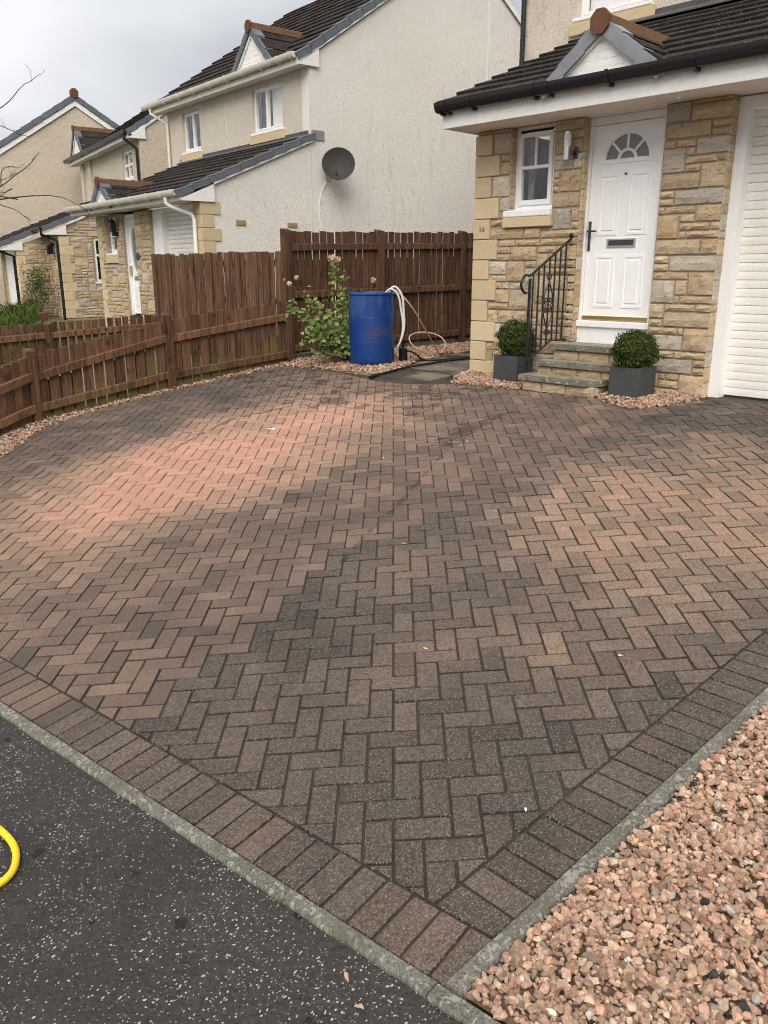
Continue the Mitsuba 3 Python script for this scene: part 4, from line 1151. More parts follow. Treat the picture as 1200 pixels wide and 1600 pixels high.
for s in (-1, 1):
    d = np.array([[RX, yc, zc + .255], [RX, yc + s * dyb * .35, zc + .18], [RX, yc + s * dyb * .85, zc + .07], [RX, yc + s * dyb * .9, zc], [RX, yc + s * dyb * .85, zc - .07], [RX, yc + s * dyb * .35, zc - .18], [RX, yc, zc - .255]])
    sc.append(tube(spline(d, 40), .0068, 6))
    for cz, up in ((zc + .045, 1), (zc - .045, -1)):
        sc.append(tube(spiral(yc + s * dyb * .40, cz, dyb * .42, -math.pi / 2 * up, 1.3, s * up), .0065, 6))
    for cz, up in ((zc + .275, -1), (zc - .275, 1)):
        sc.append(tube(spiral(yc + s * dyb * .30, cz, dyb * .30, math.pi / 2 * up, 1.2, s * up), .0065, 6))
ent('handrail__scroll', cat(sc), 'mat_iron', smooth=40)
say('handrail', 'black wrought iron handrail with a scroll panel beside the steps', 'handrail')


# ------------------------------------------------------------------ leaves
def leaf_mesh(n, centers, normals, size, g, curl=.25, shape=(.5, 1.)):
    """n small leaves: quads bent along the middle (4 triangles)"""
    c = np.asarray(centers); nn = np.asarray(normals)
    t = g.normal(size=(n, 3)); t -= nn * (t * nn).sum(1, keepdims=True); t /= np.linalg.norm(t, axis=1, keepdims=True)
    b = np.cross(nn, t)
    s = (size * g.uniform(.7, 1.3, n))[:, None]
    w = shape[0]
    pts = [c - t * s * .5, c + b * s * w * .5 + nn * s * curl * .4, c + t * s * .5, c - b * s * w * .5 + nn * s * curl * .4, c]
    v = np.stack(pts, 1).reshape(-1, 3)
    base = (np.arange(n) * 5)[:, None, None]
    f = np.array([[0, 1, 4], [1, 2, 4], [2, 3, 4], [3, 0, 4]])[None] + base
    uv = np.repeat(np.c_[g.random(n), g.random(n)], 5, 0)
    return tm(v, f.reshape(-1, 3)), uv


def box_ball(key, c, r, h, n, seed, label):
    g = np.random.default_rng(seed)
    d = g.normal(size=(n, 3)); d[:, 2] = d[:, 2] * .95 + .25
    d /= np.linalg.norm(d, axis=1, keepdims=True)
    lump = .68 + .62 * meshkit.fbm(d * 3.9 + seed, 4, seed) + .16 * (g.random(n) ** 14)
    rad = lump * (.25 + .80 * g.random(n) ** .45)
    p = np.array(c) + d * rad[:, None] * np.array([r, r, h])
    p = p + (meshkit.fbm(p * 22, 2, 3) - .5)[:, None] * d * .05
    nrm = d + g.normal(0, .55, (n, 3)); nrm /= np.linalg.norm(nrm, axis=1, keepdims=True)
    m, uv = leaf_mesh(n, p, nrm, .024, g, shape=(.62, 1))
    scene[f'{key}__leaves'] = mikit.ply(m, 'mat_box_leaf', uv=uv)
    for i in range(14):
        e = np.array(c) + g.normal(0, .42, 3) * np.array([r, r, h])
        scene[nkey(f'{key}__branch')] = m_dict(tube([(c[0], c[1], c[2] - h), np.array(c) * .5 + e * .5 + (0, 0, -.03), e], .004, 5), 'mat_stem')
    scene[f'{key}__stem'] = m_dict(tube([(c[0], c[1], c[2] - h - .06), (c[0], c[1], c[2])], .012, 6), 'mat_stem')
    say(key, label, 'shrub', 'box balls in the planters')


def planter(key, x0, x1, y0, y1, z0, z1, label):
    t = .025
    o = sbox(x0, y0, x1, y1).buffer(-.012).buffer(.012)
    m = cat([prism(o, z0, z0 + .03), prism(o.difference(sbox(x0 + t, y0 + t, x1 - t, y1 - t)), z0 + .03, z1)])
    scene[f'{key}__box'] = m_dict(m, 'mat_planter', 30)
    scene[f'{key}__soil'] = m_dict(bx(x0 + t, x1 - t, y0 + t, y1 - t, z1 - .05, z1 - .03), 'mat_soil')
    say(key, label, 'planter', 'square dark grey planters')


planter('planter', -4.135, -3.815, 7.06, 7.38, -1.175, -.860, 'dark grey square planter right of the steps by the garage')
box_ball('box_shrub', (-3.97, 7.22, -.725), .205, .19, 10500, 3, 'clipped round box shrub in the planter right of the steps')
planter('planter_001', -5.61, -5.30, 7.16, 7.46, -1.165, -.86, 'dark grey square planter left of the steps behind the handrail')
box_ball('box_shrub_001', (-5.44, 7.32, -.70), .195, .205, 9000, 8, 'clipped round box shrub in the planter left of the steps')


# ------------------------------------------------------------------ fences
def picket(c, d, nrm, w, th, z0, z1, g):
    """one board: c on the fence line, d along it, nrm across"""
    tl = g.gauss(0, .004)
    m = cbx(-w / 2, w / 2, -th / 2, th / 2, z0, z1, .004)
    v = m.vertices
    x = v[:, 0] + (v[:, 2] - z0) * tl
    P = np.c_[c[0] + d[0] * x + nrm[0] * v[:, 1], c[1] + d[1] * x + nrm[1] * v[:, 1], v[:, 2]]
    return tm(P, m.faces)


def fence_run(key, pts, top, bot, rails, side, pitch=.132, pw=.116, post_top=.03, posts=True, green=.0, seed=1, rail_h=.085, ground=lambda p: gz(p[1]), bsdf='mat_fence', last_post=True, board=False, post_w=.10, jit=.006, skip_first=False, lath=None, pale=lambda i: 0., dull=1.):
    """posts at pts; top/bot/rails: heights over (x, y) given as functions of the point; side: +1 puts the rails on the left of the run"""
    g = random.Random(seed)
    for i, (a, b) in enumerate(zip(pts[:-1], pts[1:])):
        a, b = np.array(a, float), np.array(b, float)
        L = np.linalg.norm(b - a); d = (b - a) / L; nr = np.array([-d[1], d[0]]) * side
        n = max(1, int(round((L - post_w) / pitch)))
        for k in range(n):
            c = a + d * (post_w / 2 + (k + .5) * (L - post_w) / n)
            m = picket(c + nr * 0, d, nr, pw * g.uniform(.96, 1.03), .019, ground(c) + bot, top(c) + g.gauss(0, jit), g)
            q = g.random() * dull + pale(i)
            zlo, zhi = m.vertices[:, 2].min(), m.vertices[:, 2].max()
            ua = np.where(m.vertices[:, 2] < (zlo + zhi) / 2, green * g.uniform(.75, 1.25), 0.)
            ent(nkey(f'{key}__picket'), m, bsdf, uv=np.c_[ua, np.full(len(ua), q)])
            if lath and k < n - 1 and g.random() < lath[0]:
                c2 = a + d * (post_w / 2 + (k + 1) * (L - post_w) / n) - nr * .024
                ent(nkey(f'{key}__lath'), picket(c2, d, nr, .06, .012, ground(c2) + bot + .02, top(c2) - lath[1], g), bsdf, uv=(0, g.random() * .5))
        for ri, rz in enumerate(rails):
            za, zb = rz(a), rz(b)
            lo = d[0] * .05, d[1] * .05
            q = np.array([a + d * .045, b - d * .045])
            v = []
            for (pt, z) in ((q[0], za), (q[1], zb)):
                for w, h in ((.012, 0), (.052, 0), (.052, rail_h - .008), (.046, rail_h), (.012, rail_h)):
                    v.append((*(pt + nr * w), z + h))
            f = [[j, (j + 1) % 5, 5 + (j + 1) % 5, 5 + j] for j in range(5)]
            m = tm(v, f); m = tm(m.vertices, np.vstack([m.faces, [[0, 1, 2], [0, 2, 3], [0, 3, 4], [5, 6, 7], [5, 7, 8], [5, 8, 9]]]))
            ent(nkey(f'{key}__rail'), m, bsdf, uv=(green * (.62 if ri == len(rails) - 1 else .0), g.random() * dull + pale(i) + .2))
        if board:
            v = []
            for pt in (a, b):
                z = ground(pt)
                for w, h in ((-.012, -.05), (.02, -.05), (.02, .085), (-.012, .085)): v.append((*(pt + nr * (w - .012)), z + h))
            ent(nkey(f'{key}__gravel_board'), tm(v, [[j, (j + 1) % 4, 4 + (j + 1) % 4, 4 + j] for j in range(4)]), 'mat_kerb')
    if posts:
        for i, p in enumerate(pts):
            if (i == len(pts) - 1 and not last_post) or (i == 0 and skip_first): continue
            p = np.array(p, float)
            q = np.array(pts[min(i + 1, len(pts) - 1)]) - np.array(pts[max(0, min(i, len(pts) - 2))]); q = q / np.linalg.norm(q)
            nr = np.array([-q[1], q[0]]) * side
            h = post_w / 2
            zt = top(p) + post_top
            v = []
            for sx, sn in ((-h, -h), (h, -h), (h, h), (-h, h)):
                xy = p + q * sx + nr * (sn + .012)
                v.append((*xy, ground(p) - .1))
            for sx, sn in ((-h, -h), (h, -h), (h, h), (-h, h)):
                xy = p + q * sx + nr * (sn + .012)
                v.append((*xy, zt + (.022 if sn < 0 else -.006)))
            ent(nkey(f'{key}__post'), tm(v, [[0, 1, 5, 4], [1, 2, 6, 5], [2, 3, 7, 6], [3, 0, 4, 7], [4, 5, 6, 7]]), bsdf, uv=(0, g.random() * .6))


# low fence along the drive: (x, y) of its posts
P3, P2, P1, P0, PM = (-8.97, 6.98), (-9.10, 5.22), (-9.01, 3.50), (-8.35, 2.42), (-7.6, 1.35)
ltop = lambda p: np.interp(p[1], [1.3, 2.42, 3.5, 5.22, 6.98], [-1.14, -1.02, -.86, -.55, -.35])
lr1 = lambda p: ltop(p) - .26
lr2 = lambda p: np.interp(p[1], [1.3, 2.42, 3.5, 5.22, 6.98], [-1.69, -1.60, -1.46, -1.25, -1.10])
fence_run('picket_fence', [PM, P0, P1, P2, P3], ltop, .02, [lr1, lr2], -1, green=.85, seed=3, last_post=False, post_top=.06, lath=(.62, .3), pale=lambda i: (.75, .75, .15, .1)[i])
say('picket_fence', 'low brown picket fence curving along the left edge of the driveway', 'fence')
# tall fence from the corner post back along the side path
B1, B2, B3, B4 = (-8.95, 8.66), (-8.95, 10.50), (-8.95, 12.3), (-8.95, 14.1)
btop = lambda p: np.interp(p[1], [6.9, 10.5, 14], [.515, .605, .66])
fence_run('picket_fence_001', [P3, B1, B2, B3, B4], btop, .09, [lambda p: btop(p) - .24, lambda p: np.interp(p[1], [6.9, 10.5, 14], [-.33, -.27, -.25]), lambda p: np.interp(p[1], [6.9, 10.5, 14], [-1.03, -.985, -.96])], -1, seed=4, board=True, post_top=.015, post_w=.11, lath=(.78, .36), dull=.35)
say('picket_fence_001', 'tall brown close picket fence behind the blue barrel and rose bush', 'fence')
# tall fence at right angles, to the neighbour
K0 = (-12.22, 6.90)
ktop = lambda p: .27
fence_run('picket_fence_002', [(-8.97, 6.93), (-10.65, 6.91), K0], ktop, .03, [lambda p: .08, lambda p: -.42, lambda p: -.93], -1, seed=5, post_top=-.01, skip_first=True, lath=(.45, .0))
say('picket_fence_002', 'tall brown picket fence in front of the neighbouring garage door', 'fence')
# the neighbour's own low fence
ntop = lambda p: np.interp(p[1], [2.2, 4.43, 6.85], [-.86, -.74, -.645])
fence_run('picket_fence_003', [(-12.28, 6.83), (-12.33, 5.1), (-12.38, 3.3), (-12.42, 1.6)], ntop, .02, [lambda p: ntop(p) - .22, lambda p: ntop(p) - .72], 1, seed=6, pitch=.125, pw=.098, post_top=-.02)
say('picket_fence_003', 'second low brown picket fence behind the first in front of the grass', 'fence')


# ------------------------------------------------------------------ blue barrel, hoses, pump, lance
BC, BZ, BR = (-7.765, 7.385), -1.150, .292
prof = [(0, .0), (.225, .0), (.258, .012), (.280, .045), (.288, .10), (.290, .30), (.2925, .305), (.290, .312), (.291, .60), (.2935, .606), (.291, .613), (.289, .82), (.282, .870), (.287, .878), (.296, .884), (.298, .900), (.293, .912), (.280, .914), (.276, .905), (.276, .06), (0, .055)]
a = np.linspace(0, 2 * math.pi, 49)[:-1]
v = np.vstack([np.c_[BC[0] + r * np.cos(a), BC[1] + r * np.sin(a), np.full(48, BZ + z)] for r, z in prof])
f = [[i * 48 + j, i * 48 + (j + 1) % 48, (i + 1) * 48 + (j + 1) % 48, (i + 1) * 48 + j] for i in range(len(prof) - 1) for j in range(48)]
ent('water_barrel', tm(v, f), 'mat_barrel', smooth=40)
say('water_barrel', 'tall blue plastic barrel with worn patches in front of the fence', 'barrel')
ux, uy = .714, .70
def atb(side, fwd, z): return (BC[0] + ux * side - .70 * fwd, BC[1] + uy * side + .714 * fwd, z)
zt = BZ + .914
for i, (o, e) in enumerate(((0, 0), (.035, .03))):
    p = spline([atb(.16 + o, .02 + o, zt - .25), atb(.19 + o, .02, zt + .0), atb(.25 + o, .0, zt + .035 + e), atb(.32 + o, .0, zt - .02 + e), atb(.37 + o, 0, zt - .20), atb(.40 + o * .4, 0, zt - .42), atb(.355, .0, zt - .64), atb(.325, .02, zt - .70)], 60)
    ent(nkey('white_hose'), tube(p, .0145, 8), 'mat_hose_white', smooth=True)
say('white_hose', 'white hose hanging over the barrel rim in front of the other white hose', 'hose')
say('white_hose_001', 'outer white hose looping wider over the right rim of the barrel', 'hose')
ent('pump', cat([cbx(-7.60, -7.51, 7.70, 7.79, -1.13, -.94, .012), tube([(-7.555, 7.745, -.94), (-7.555, 7.745, -.88)], .02, 10)]), 'mat_rubber')
say('pump', 'small black pump standing on the gravel right of the barrel', 'pump')
gg = lambda x, y, dz=.012: (x, y, float(gz(y)) + dz)
p = spline([atb(.30, .05, zt + .02), atb(.40, .0, zt - .06), (-7.46, 7.98, -.62), (-7.62, 8.42, -.95), gg(-7.70, 8.6, .015), gg(-7.70, 8.45), gg(-7.78, 8.28), gg(-7.69, 8.32), gg(-7.95, 8.72), gg(-8.1, 9.1), (-8.15, 9.25, -1.05), (-8.35, 9.35, -.92), (-8.52, 9.2, -.86), (-8.60, 8.95, -.92), (-8.45, 8.9, -1.05), gg(-8.2, 9.2), gg(-7.95, 9.25), gg(-8.05, 9.7), gg(-8.1, 10.2), gg(-7.9, 10.9)], 170)
ent('garden_hose', tube(p, .0105, 8), 'mat_hose_tan', smooth=True)
say('garden_hose', 'thin tan garden hose coiling over the gravel towards the side path', 'hose')
p = spline([(-7.55, 7.76, -1.0), (-7.62, 8.0, -1.02), gg(-7.68, 8.2, .03), gg(-7.5, 8.12), gg(-7.40, 8.25), gg(-7.36, 8.55), gg(-7.38, 9.0)], 60)
ent('black_hose', tube(p, .012, 8), 'mat_rubber', smooth=True)
say('black_hose', 'black rubber hose running from the pump onto the side path', 'hose')
p = [gg(-7.04, 6.66, .025), gg(-7.05, 6.78, .027)]
ent('washer_lance__nozzle', tube(p, .022, 10), 'mat_rubber', smooth=40)
ent('washer_lance__tube', tube([gg(-7.05, 6.76, .027), gg(-7.06, 7.34, .03), gg(-7.14, 8.17, .03), gg(-7.2, 8.76, .02)], .015, 8), 'mat_rubber', smooth=40)
say('washer_lance', 'long black pressure washer lance lying on the wet path', 'lance')
# yellow hose on the asphalt
th = np.linspace(-.6, 1, 60) * math.pi
cy = (-2.70, .655)
p = spline([(-3.05, .45, 0), (-2.9, .70, 0), (-2.68, .748, 0), (-2.555, .748, 0), (-2.487, .725, 0), (-2.44, .685, 0), (-2.43, .64, 0), (-2.47, .57, 0), (-2.62, .45, 0), (-2.9, .25, 0)], 70)
p[:, 2] = gz(p[:, 1]) + .003
ent('yellow_hose', tube(p, .0125, 12), 'mat_hose_yellow', smooth=True)
say('yellow_hose', 'bright yellow hose bending across the asphalt', 'hose')

# ------------------------------------------------------------------ rose bush
g = np.random.default_rng(77)
base = np.array([-8.20, 7.46, -1.13])
tips = [(-8.28, 7.21, .12), (-8.32, 6.50, -.10), (-8.30, 6.62, -.16), (-8.35, 7.50, -.10), (-8.45, 8.05, -.14), (-8.25, 6.40, -.36), (-8.1, 6.72, -.34), (-8.2, 7.15, -.08), (-8.15, 7.3, -.36), (-8.2, 6.98, -.5), (-8.1, 6.72, -.60), (-8.2, 6.65, -.80), (-8.25, 7.40, -.55), (-8.3, 7.46, -.25), (-8.0, 6.95, -.72), (-8.4, 7.1, -.3), (-8.45, 6.85, -.55), (-8.05, 7.15, -.85), (-8.2, 6.5, -.50), (-8.1, 6.55, -.66), (-8.35, 6.78, -.22), (-8.0, 7.0, -.45), (-8.1, 7.25, -.70)]
lc, ln = [], []
for i, t in enumerate(tips):
    t = np.array(t)
    mid = base * .5 + t * .5 + np.array([g.normal(0, .04), g.normal(0, .04) + .06, -.05 - .06 * g.random()])
    p = spline([base + g.normal(0, .015, 3) * (1, 1, 0), mid, t], 16)
    ent(nkey('rose_bush__cane'), tube(p, np.linspace(.011, .003, 16), 6), 'mat_stem')
    bare = i in (1, 2, 3, 4)
    nl = 10 if bare else 56
    for k in range(nl):
        s = g.uniform(.85, 1.0) if i in (5, 0) and g.random() < .5 else g.uniform(.38, 1.0)
        if bare: s = g.uniform(.35, .62)
        c = p[int(s * 15)] + g.normal(0, .055, 3)
        lc.append(c); n_ = np.array([.4, -.5, .7]) + g.normal(0, .5, 3); ln.append(n_ / np.linalg.norm(n_))
m, uv = leaf_mesh(len(lc), lc, ln, .068, g, shape=(.72, 1), curl=.3)
scene['rose_bush__leaves'] = mikit.ply(m, 'mat_rose_leaf', uv=uv)
for i, (c, r, k) in enumerate((((-8.28, 7.19, .17), .060, 44), ((-8.28, 7.27, .15), .05, 34), ((-8.31, 6.62, -.06), .035, 20), ((-8.31, 6.50, -.13), .04, 22), ((-8.35, 7.52, -.06), .022, 10), ((-8.45, 8.07, -.10), .042, 24), ((-8.3, 6.42, -.08), .018, 9))):
    d = g.normal(size=(k, 3)); d /= np.linalg.norm(d, axis=1, keepdims=True)
    m, uv = leaf_mesh(k, np.array(c) + d * r * g.uniform(.4, 1, (k, 1)), d, r * .85, g, shape=(.9, 1))
    scene[nkey('rose_bush__bloom')] = mikit.ply(m, 'mat_petal', uv=uv)
say('rose_bush', 'leggy green rose bush with faded cream blooms left of the barrel', 'bush')

# ------------------------------------------------------------------ neighbouring house B
FB = Frame(-12.5, 8.26, 0, -5.4)
N = 'house_001'
say(N, 'cream harled neighbouring house with satellite dish on its tall gable', 'house')
GBZ = -1.3
FY = -.26                                    # front of the porch and garage; the upper storey stands back at yu
bf = lambda m: FR(m, FY)
br = lambda m: RT(m, 0)
yu, ye = 1.97, 1.72
sm, slb = .66, .412
zB = lambda y: 1.215 + slb * (y + .70)       # lean-to deck
zU = lambda y: 3.60 + sm * (y - 1.72)        # main roof deck
# gable side
side = Polygon([(FY, GBZ), (9.66, GBZ), (9.66, 3.50), (5.66, 6.05), (1.97, 3.60), (1.97, 2.26), (FY, 1.33)])
ent(f'{N}__gable_wall', FB(wall_poly(br, side, -.25, 0)), 'mat_harl')
ent(f'{N}__gable_wall__joint_bead', FB(bx(-.004, .006, 6.39, 6.41, GBZ, 5.4)), 'mat_white_board')
ent(f'{N}__gable_wall__joint_bead_001', FB(bx(-.004, .003, 1.968, 1.976, GBZ, 3.5)), 'mat_harl_beige')
for u0, u1, v0, v1 in ((.372, .57, .776, .872), (1.42, 1.63, .776, .862)):
    vk = ent(nkey(f'{N}__gable_wall__air_vent'), FB(cat([bx(.0, .012, u0, u1, v0, v1)] + [bx(.012, .02, u0 + .01, u1 - .01, v0 + .012 + i * .018, v0 + .022 + i * .018) for i in range(4)])), 'mat_vent')
# front, ground floor
WA, WB, DA, DB, JA, JB, GA, GE = -4.27, -3.78, -3.42, -2.82, -2.11, -1.71, -1.71, -.30
fpoly = Polygon([(-4.72, GBZ), (JA, GBZ), (JA, 1.12), (-4.72, 1.12)], holes=[[(WA, .34), (WB, .34), (WB, 1.08), (WA, 1.08)]]).difference(sbox(DA, -1.2, DB, 1.2))
ent(f'{N}__stone_wall', FB(wall_poly(bf, fpoly, -.25, 0)), 'mat_mortar')
rects = ashlar(-4.54, JA, -1.1, 1.11, holes=[(WA - .03, WB + .03, .16, 1.11), (DA, DB, -1.2, 1.11)], seed=71, wide=(3, 7))
stones(FB, f'{N}__stone_wall', bf, rects, 72, fine=False)
for i in range(11):
    ent(nkey(f'{N}__stone_wall__quoin'), FB(cbx(-4.74, -4.54 + (.07 if i % 2 else 0), FY - .022, FY + .2, -1.2 + i * .212, -1.2 + i * .212 + .206, .006)), 'mat_dressed', uv=(0, rng.random()))
z = -.8; gq = random.Random(5)
while z < 1.1:
    zz = min(1.11, z + gq.choice((.07, .145, .215)))
    for X, dp in ((WA, .12), (DA, .12), (JA, .12)):
        if X == WA and z < .3: continue
        ent(nkey(f'{N}__stone_wall__stone'), FB(RT(stone(FY - .01, FY + dp, z, zz, .005, 2, 2, .004, .004), X)), 'mat_stone', uv=(gq.random(), gq.random() * .5))
    z = zz
# garage corner: quoins that show on the gable
ent(f'{N}__garage_pier', FB(bx(GE, -.004, FY + .004, FY + .25, GBZ, 1.14)), 'mat_mortar')
for i in range(11):
    zb = -1.2 + i * .2135
    L = .335 if i % 2 == 0 else .215
    ent(nkey(f'{N}__garage_pier__quoin'), FB(cbx(GE + .004, .022, FY - .022, FY + L, zb + .004, zb + .2095, .006)), 'mat_dressed', uv=(0, rng.random()))
window(FB, N, bf, WA, WB, .38, 1.08, [(0, 1, 0, .5), (0, 1, .5, 1)], rec=.08)
# door
ent(f'{N}__door_frame', FB(cat([bx(DA, DA + .06, FY + .05, FY + .14, -.83, 1.09), bx(DB - .06, DB, FY + .05, FY + .14, -.83, 1.09), bx(DA + .06, DB - .06, FY + .05, FY + .14, 1.02, 1.09)])), 'mat_upvc')
dm = (DA + DB) / 2
ov = Polygon([(dm + .135 * math.cos(t), .42 + .43 * math.sin(t)) for t in np.linspace(0, 2 * math.pi, 33)[:-1]])
dp = sbox(DA + .062, -.80, DB - .062, 1.018)
nd = f'{N}__door'
df = lambda m: FR(m, FY + .10)
ent(nd, FB(wall_poly(df, dp.difference(ov), -.04, 0)), 'mat_door')
ent(f'{nd}__oval_pane', FB(wall_poly(df, ov.buffer(.003), -.03, -.015)), 'mat_grey_glass')
ent(f'{nd}__oval_rim', FB(wall_poly(df, ov.buffer(.03).difference(ov), 0, .014)), 'mat_door')
ent(f'{nd}__panel', FB(cbx(dm - .15, dm + .15, FY + .088, FY + .102, -.66, -.24, .01)), 'mat_door')
ent(f'{nd}__letter_plate', FB(cbx(dm - .1, dm + .1, FY + .086, FY + .10, -.15, -.07, .004)), 'mat_brass')
ent(f'{nd}__handle', FB(cbx(DA + .085, DA + .105, FY + .05, FY + .10, -.06, .12, .004)), 'mat_brass')
ent(f'{N}__name_plate', FB(tube([(DB + .12, FY - .03, .30), (DB + .12, FY - .045, .30)], .07, 20)), 'mat_dark_metal')
# garage door
ent(f'{N}__garage_frame', FB(cat([bx(JA + .001, JB, FY + .06, FY + .20, GBZ, 1.12), bx(JB, GE, FY + .06, FY + .20, 1.055, 1.12)])), 'mat_upvc')
for i in range(27):
    a, b = -1.1 + i * .0798, -1.1 + (i + 1) * .0798
    sec = [(FY + .19, a + .001), (FY + .178, a + .010), (FY + .176, (a + b) / 2), (FY + .178, b - .010), (FY + .19, b - .003), (FY + .205, b - .003), (FY + .205, a + .001)]
    ent(nkey(f'{N}__garage_door__slat'), FB(slab_poly(sec, JB + .002, GE - .004)), 'mat_garage')
ent(f'{N}__garage_door', FB(bx(JB + .002, GE - .004, FY + .212, FY + .225, -1.2, 1.12)), 'mat_dark')
# lean-to roof
fascia_soffit(FB, N, -5.20, .03, -.64, FY + .1, 1.135, 1.27, 'mat_cream_pvc')
boxed_end(FB, N, .05, -.64, -.03, 1.135, 1.165, SL)
barge(FB, N, .05, -.03, 1.412, 2.02, .415, h=.10)
gutter(FB, N, -5.25, -.02, -.705, 1.300, 'mat_cream_pvc', [-5.0, -4.35, -3.7, -3.05, -2.4, -1.75, -1.1, -.55, -.12])
ent(f'{N}__lean_to_roof', FB(slab_poly([(-.60, zB(-.60)), (1.965, zB(1.965)), (1.965, zB(1.965) - .1), (-.60, zB(-.60) - .03)], -5.2, .0)), 'mat_dark')
ng_x, ng_hw = -3.43, .56
tile_roof(FB, f'{N}__lean_to_roof', -5.25, -.06, -.70, zB(-.70), 1.95, slb, cut=lambda a, b, y: abs((a + b) / 2 - ng_x) < ng_hw * (1 - max(0, y + .68) / 1.0) - .12 and y < .3)
verge(FB, f'{N}__lean_to_roof', .062, -.735, 1.203, 2.02, slb, h=.085)
ent(f'{N}__flashing', FB(slab_poly([(1.84, zB(1.84) + .06), (1.965, zB(1.965) + .06), (1.965, zB(1.965) + .13), (1.952, zB(1.965) + .13), (1.948, zB(1.965) + .075), (1.84, zB(1.84) + .072)], -5.2, -.06)), 'mat_flashing')
ent(f'{N}__flashing__end_soaker', FB(cbx(-.03, .02, 1.99, 2.26, 2.28, 2.45, .006)), 'mat_lead')
g = gablet(FB, N, ng_x, -.63, 1.29, .50, .36, slb, zB(-.66), -.66, boards=4)
# upper storey
upb = lambda m: FR(m, yu)
wins = [(-1.99, -.90, 2.60, 3.39), (-5.02, -4.20, 2.56, 3.36)]
ub = sbox(-5.75, .9, -.25, 3.49)
for a, b, c, d in wins: ub = ub.difference(sbox(a, c, b, d))
ent(f'{N}__upper_wall', FB(wall_poly(upb, ub, -.2, 0)), 'mat_harl_beige')
ent(f'{N}__upper_wall__corner', FB(bx(-.25, -.002, yu + .001, yu + .2, .9, 3.49)), 'mat_harl_beige')
ent(f'{N}__upper_wall__joint_bead', FB(bx(-3.06, -3.045, yu - .005, yu, 2.35, 3.48)), 'mat_cream_pvc')
window(FB, N, upb, *wins[0], [(0, .42, 0, 1), (.42, 1, 0, 1)], backs=['mat_room', 'mat_blind'], rec=.06)
window(FB, N, upb, *wins[1], [(0, .52, 0, 1), (.52, 1, 0, 1)], back='mat_room', rec=.06)
ent(f'{N}__far_wall', FB(cat([bx(-5.75, -5.5, yu + .2, 9.4, GBZ, 3.5), bx(-5.5, -.25, 9.4, 9.6, GBZ, 3.5), bx(-4.72, -4.5, FY + .25, yu + .2, GBZ, 1.3)])), 'mat_harl_far')
fascia_soffit(FB, N, -6.1, .03, ye, yu, 3.46, 3.60, 'mat_cream_pvc')
boxed_end(FB, N, .05, ye, 2.155, 3.465, 3.475, sm)
barge(FB, N, .05, 2.155, 3.755, 5.66, sm, h=.12)
ent(nkey(f'{N}__bargeboard'), FB(slab_poly([(9.66, 3.42), (5.66, 3.755 + 3.505 * sm), (5.66, 3.875 + 3.505 * sm), (9.66, 3.54)], .03, .05)), 'mat_white_board')
gutter(FB, N, -6.36, .0, ye - .055, 3.655, 'mat_cream_pvc', [-5.9, -5.2, -4.5, -3.8, -3.1, -2.4, -1.75, -1.1, -.5, -.1])
ent(f'{N}__main_roof', FB(cat([slab_poly([(ye + .05, zU(ye + .05)), (5.66, zU(5.66)), (5.66, zU(5.66) - .12), (ye + .05, zU(ye + .05) - .03)], -6.1, .0), slab_poly([(9.75, zU(1.57)), (5.66, zU(5.66)), (5.66, zU(5.66) - .12), (9.75, zU(1.57) - .12)], -6.1, .04)])), 'mat_dark')
mg_x, mg_hw = -1.51, .74
tile_roof(FB, f'{N}__main_roof', -6.15, -.06, ye - .06, zU(ye - .06) - .01, 5.62, sm, cut=lambda a, b, y: abs((a + b) / 2 - mg_x) < mg_hw * (1 - max(0, y - ye) / 1.05) - .12 and y < 2.8)
verge(FB, f'{N}__main_roof', .062, ye - .04, zU(ye - .04) - .02, 5.64, sm, h=.10)
gablet(FB, N, mg_x, ye, 3.66, .70, .66, sm, zU(ye), ye, boards=6)
ent(nkey(f'{N}__downpipe'), FB(tube([(-5.98, ye - .05, 3.56), (-5.98, ye - .05, 3.46), (-5.66, yu - .06, 3.24), (-5.66, yu - .06, 2.25)], .034, 10)), 'mat_cream_pvc', smooth=40)
ent(nkey(f'{N}__downpipe'), FB(tube([(-.41, -.70, 1.20), (-.41, -.70, 1.12), (-.38, -.64, 1.06), (-.18, -.36, .94), (-.15, -.33, .86), (-.15, -.33, -1.1)], .034, 10)), 'mat_upvc', smooth=40)
# wall lantern beside the neighbour's door
ent('wall_lantern__lamp', FB(cat([cbx(-3.67, -3.56, FY - .18, FY - .07, .78, .96, .01), trimesh.creation.cone(.08, .09, sections=4).apply_translation((-3.615, FY - .125, .96)), cbx(-3.64, -3.59, FY - .14, FY, .70, .78, .006)])), 'mat_iron')
say('wall_lantern', 'black wall lantern beside the narrow white door of the neighbouring house', 'lamp')
# satellite dish on the gable
dc = np.array([.30, 2.36, 1.87])
a = np.linspace(0, 2 * math.pi, 33)[:-1]
rings = [(.0, .0), (.10, .006), (.18, .02), (.25, .038), (.295, .054), (.30, .050), (.25, .028), (.2, .008), (0, -.012)]
v = np.vstack([np.c_[np.full(32, -d), r * np.cos(a), r * np.sin(a) * .96] for r, d in [(r, -h) for r, h in rings]])
f = [[i * 32 + j, i * 32 + (j + 1) % 32, (i + 1) * 32 + (j + 1) % 32, (i + 1) * 32 + j] for i in range(len(rings) - 1) for j in range(32)]
dish = tm(v, f)
Rz = trimesh.transformations.rotation_matrix(math.radians(-38), [0, 0, 1]) @ trimesh.transformations.rotation_matrix(math.radians(-12), [0, 1, 0])
dish.apply_transform(Rz); dish.apply_translation(dc)
ent('satellite_dish__reflector', FB(dish), 'mat_dish', smooth=40)
fo = dc + Rz[:3, :3] @ np.array([.36, -.05, -.30])
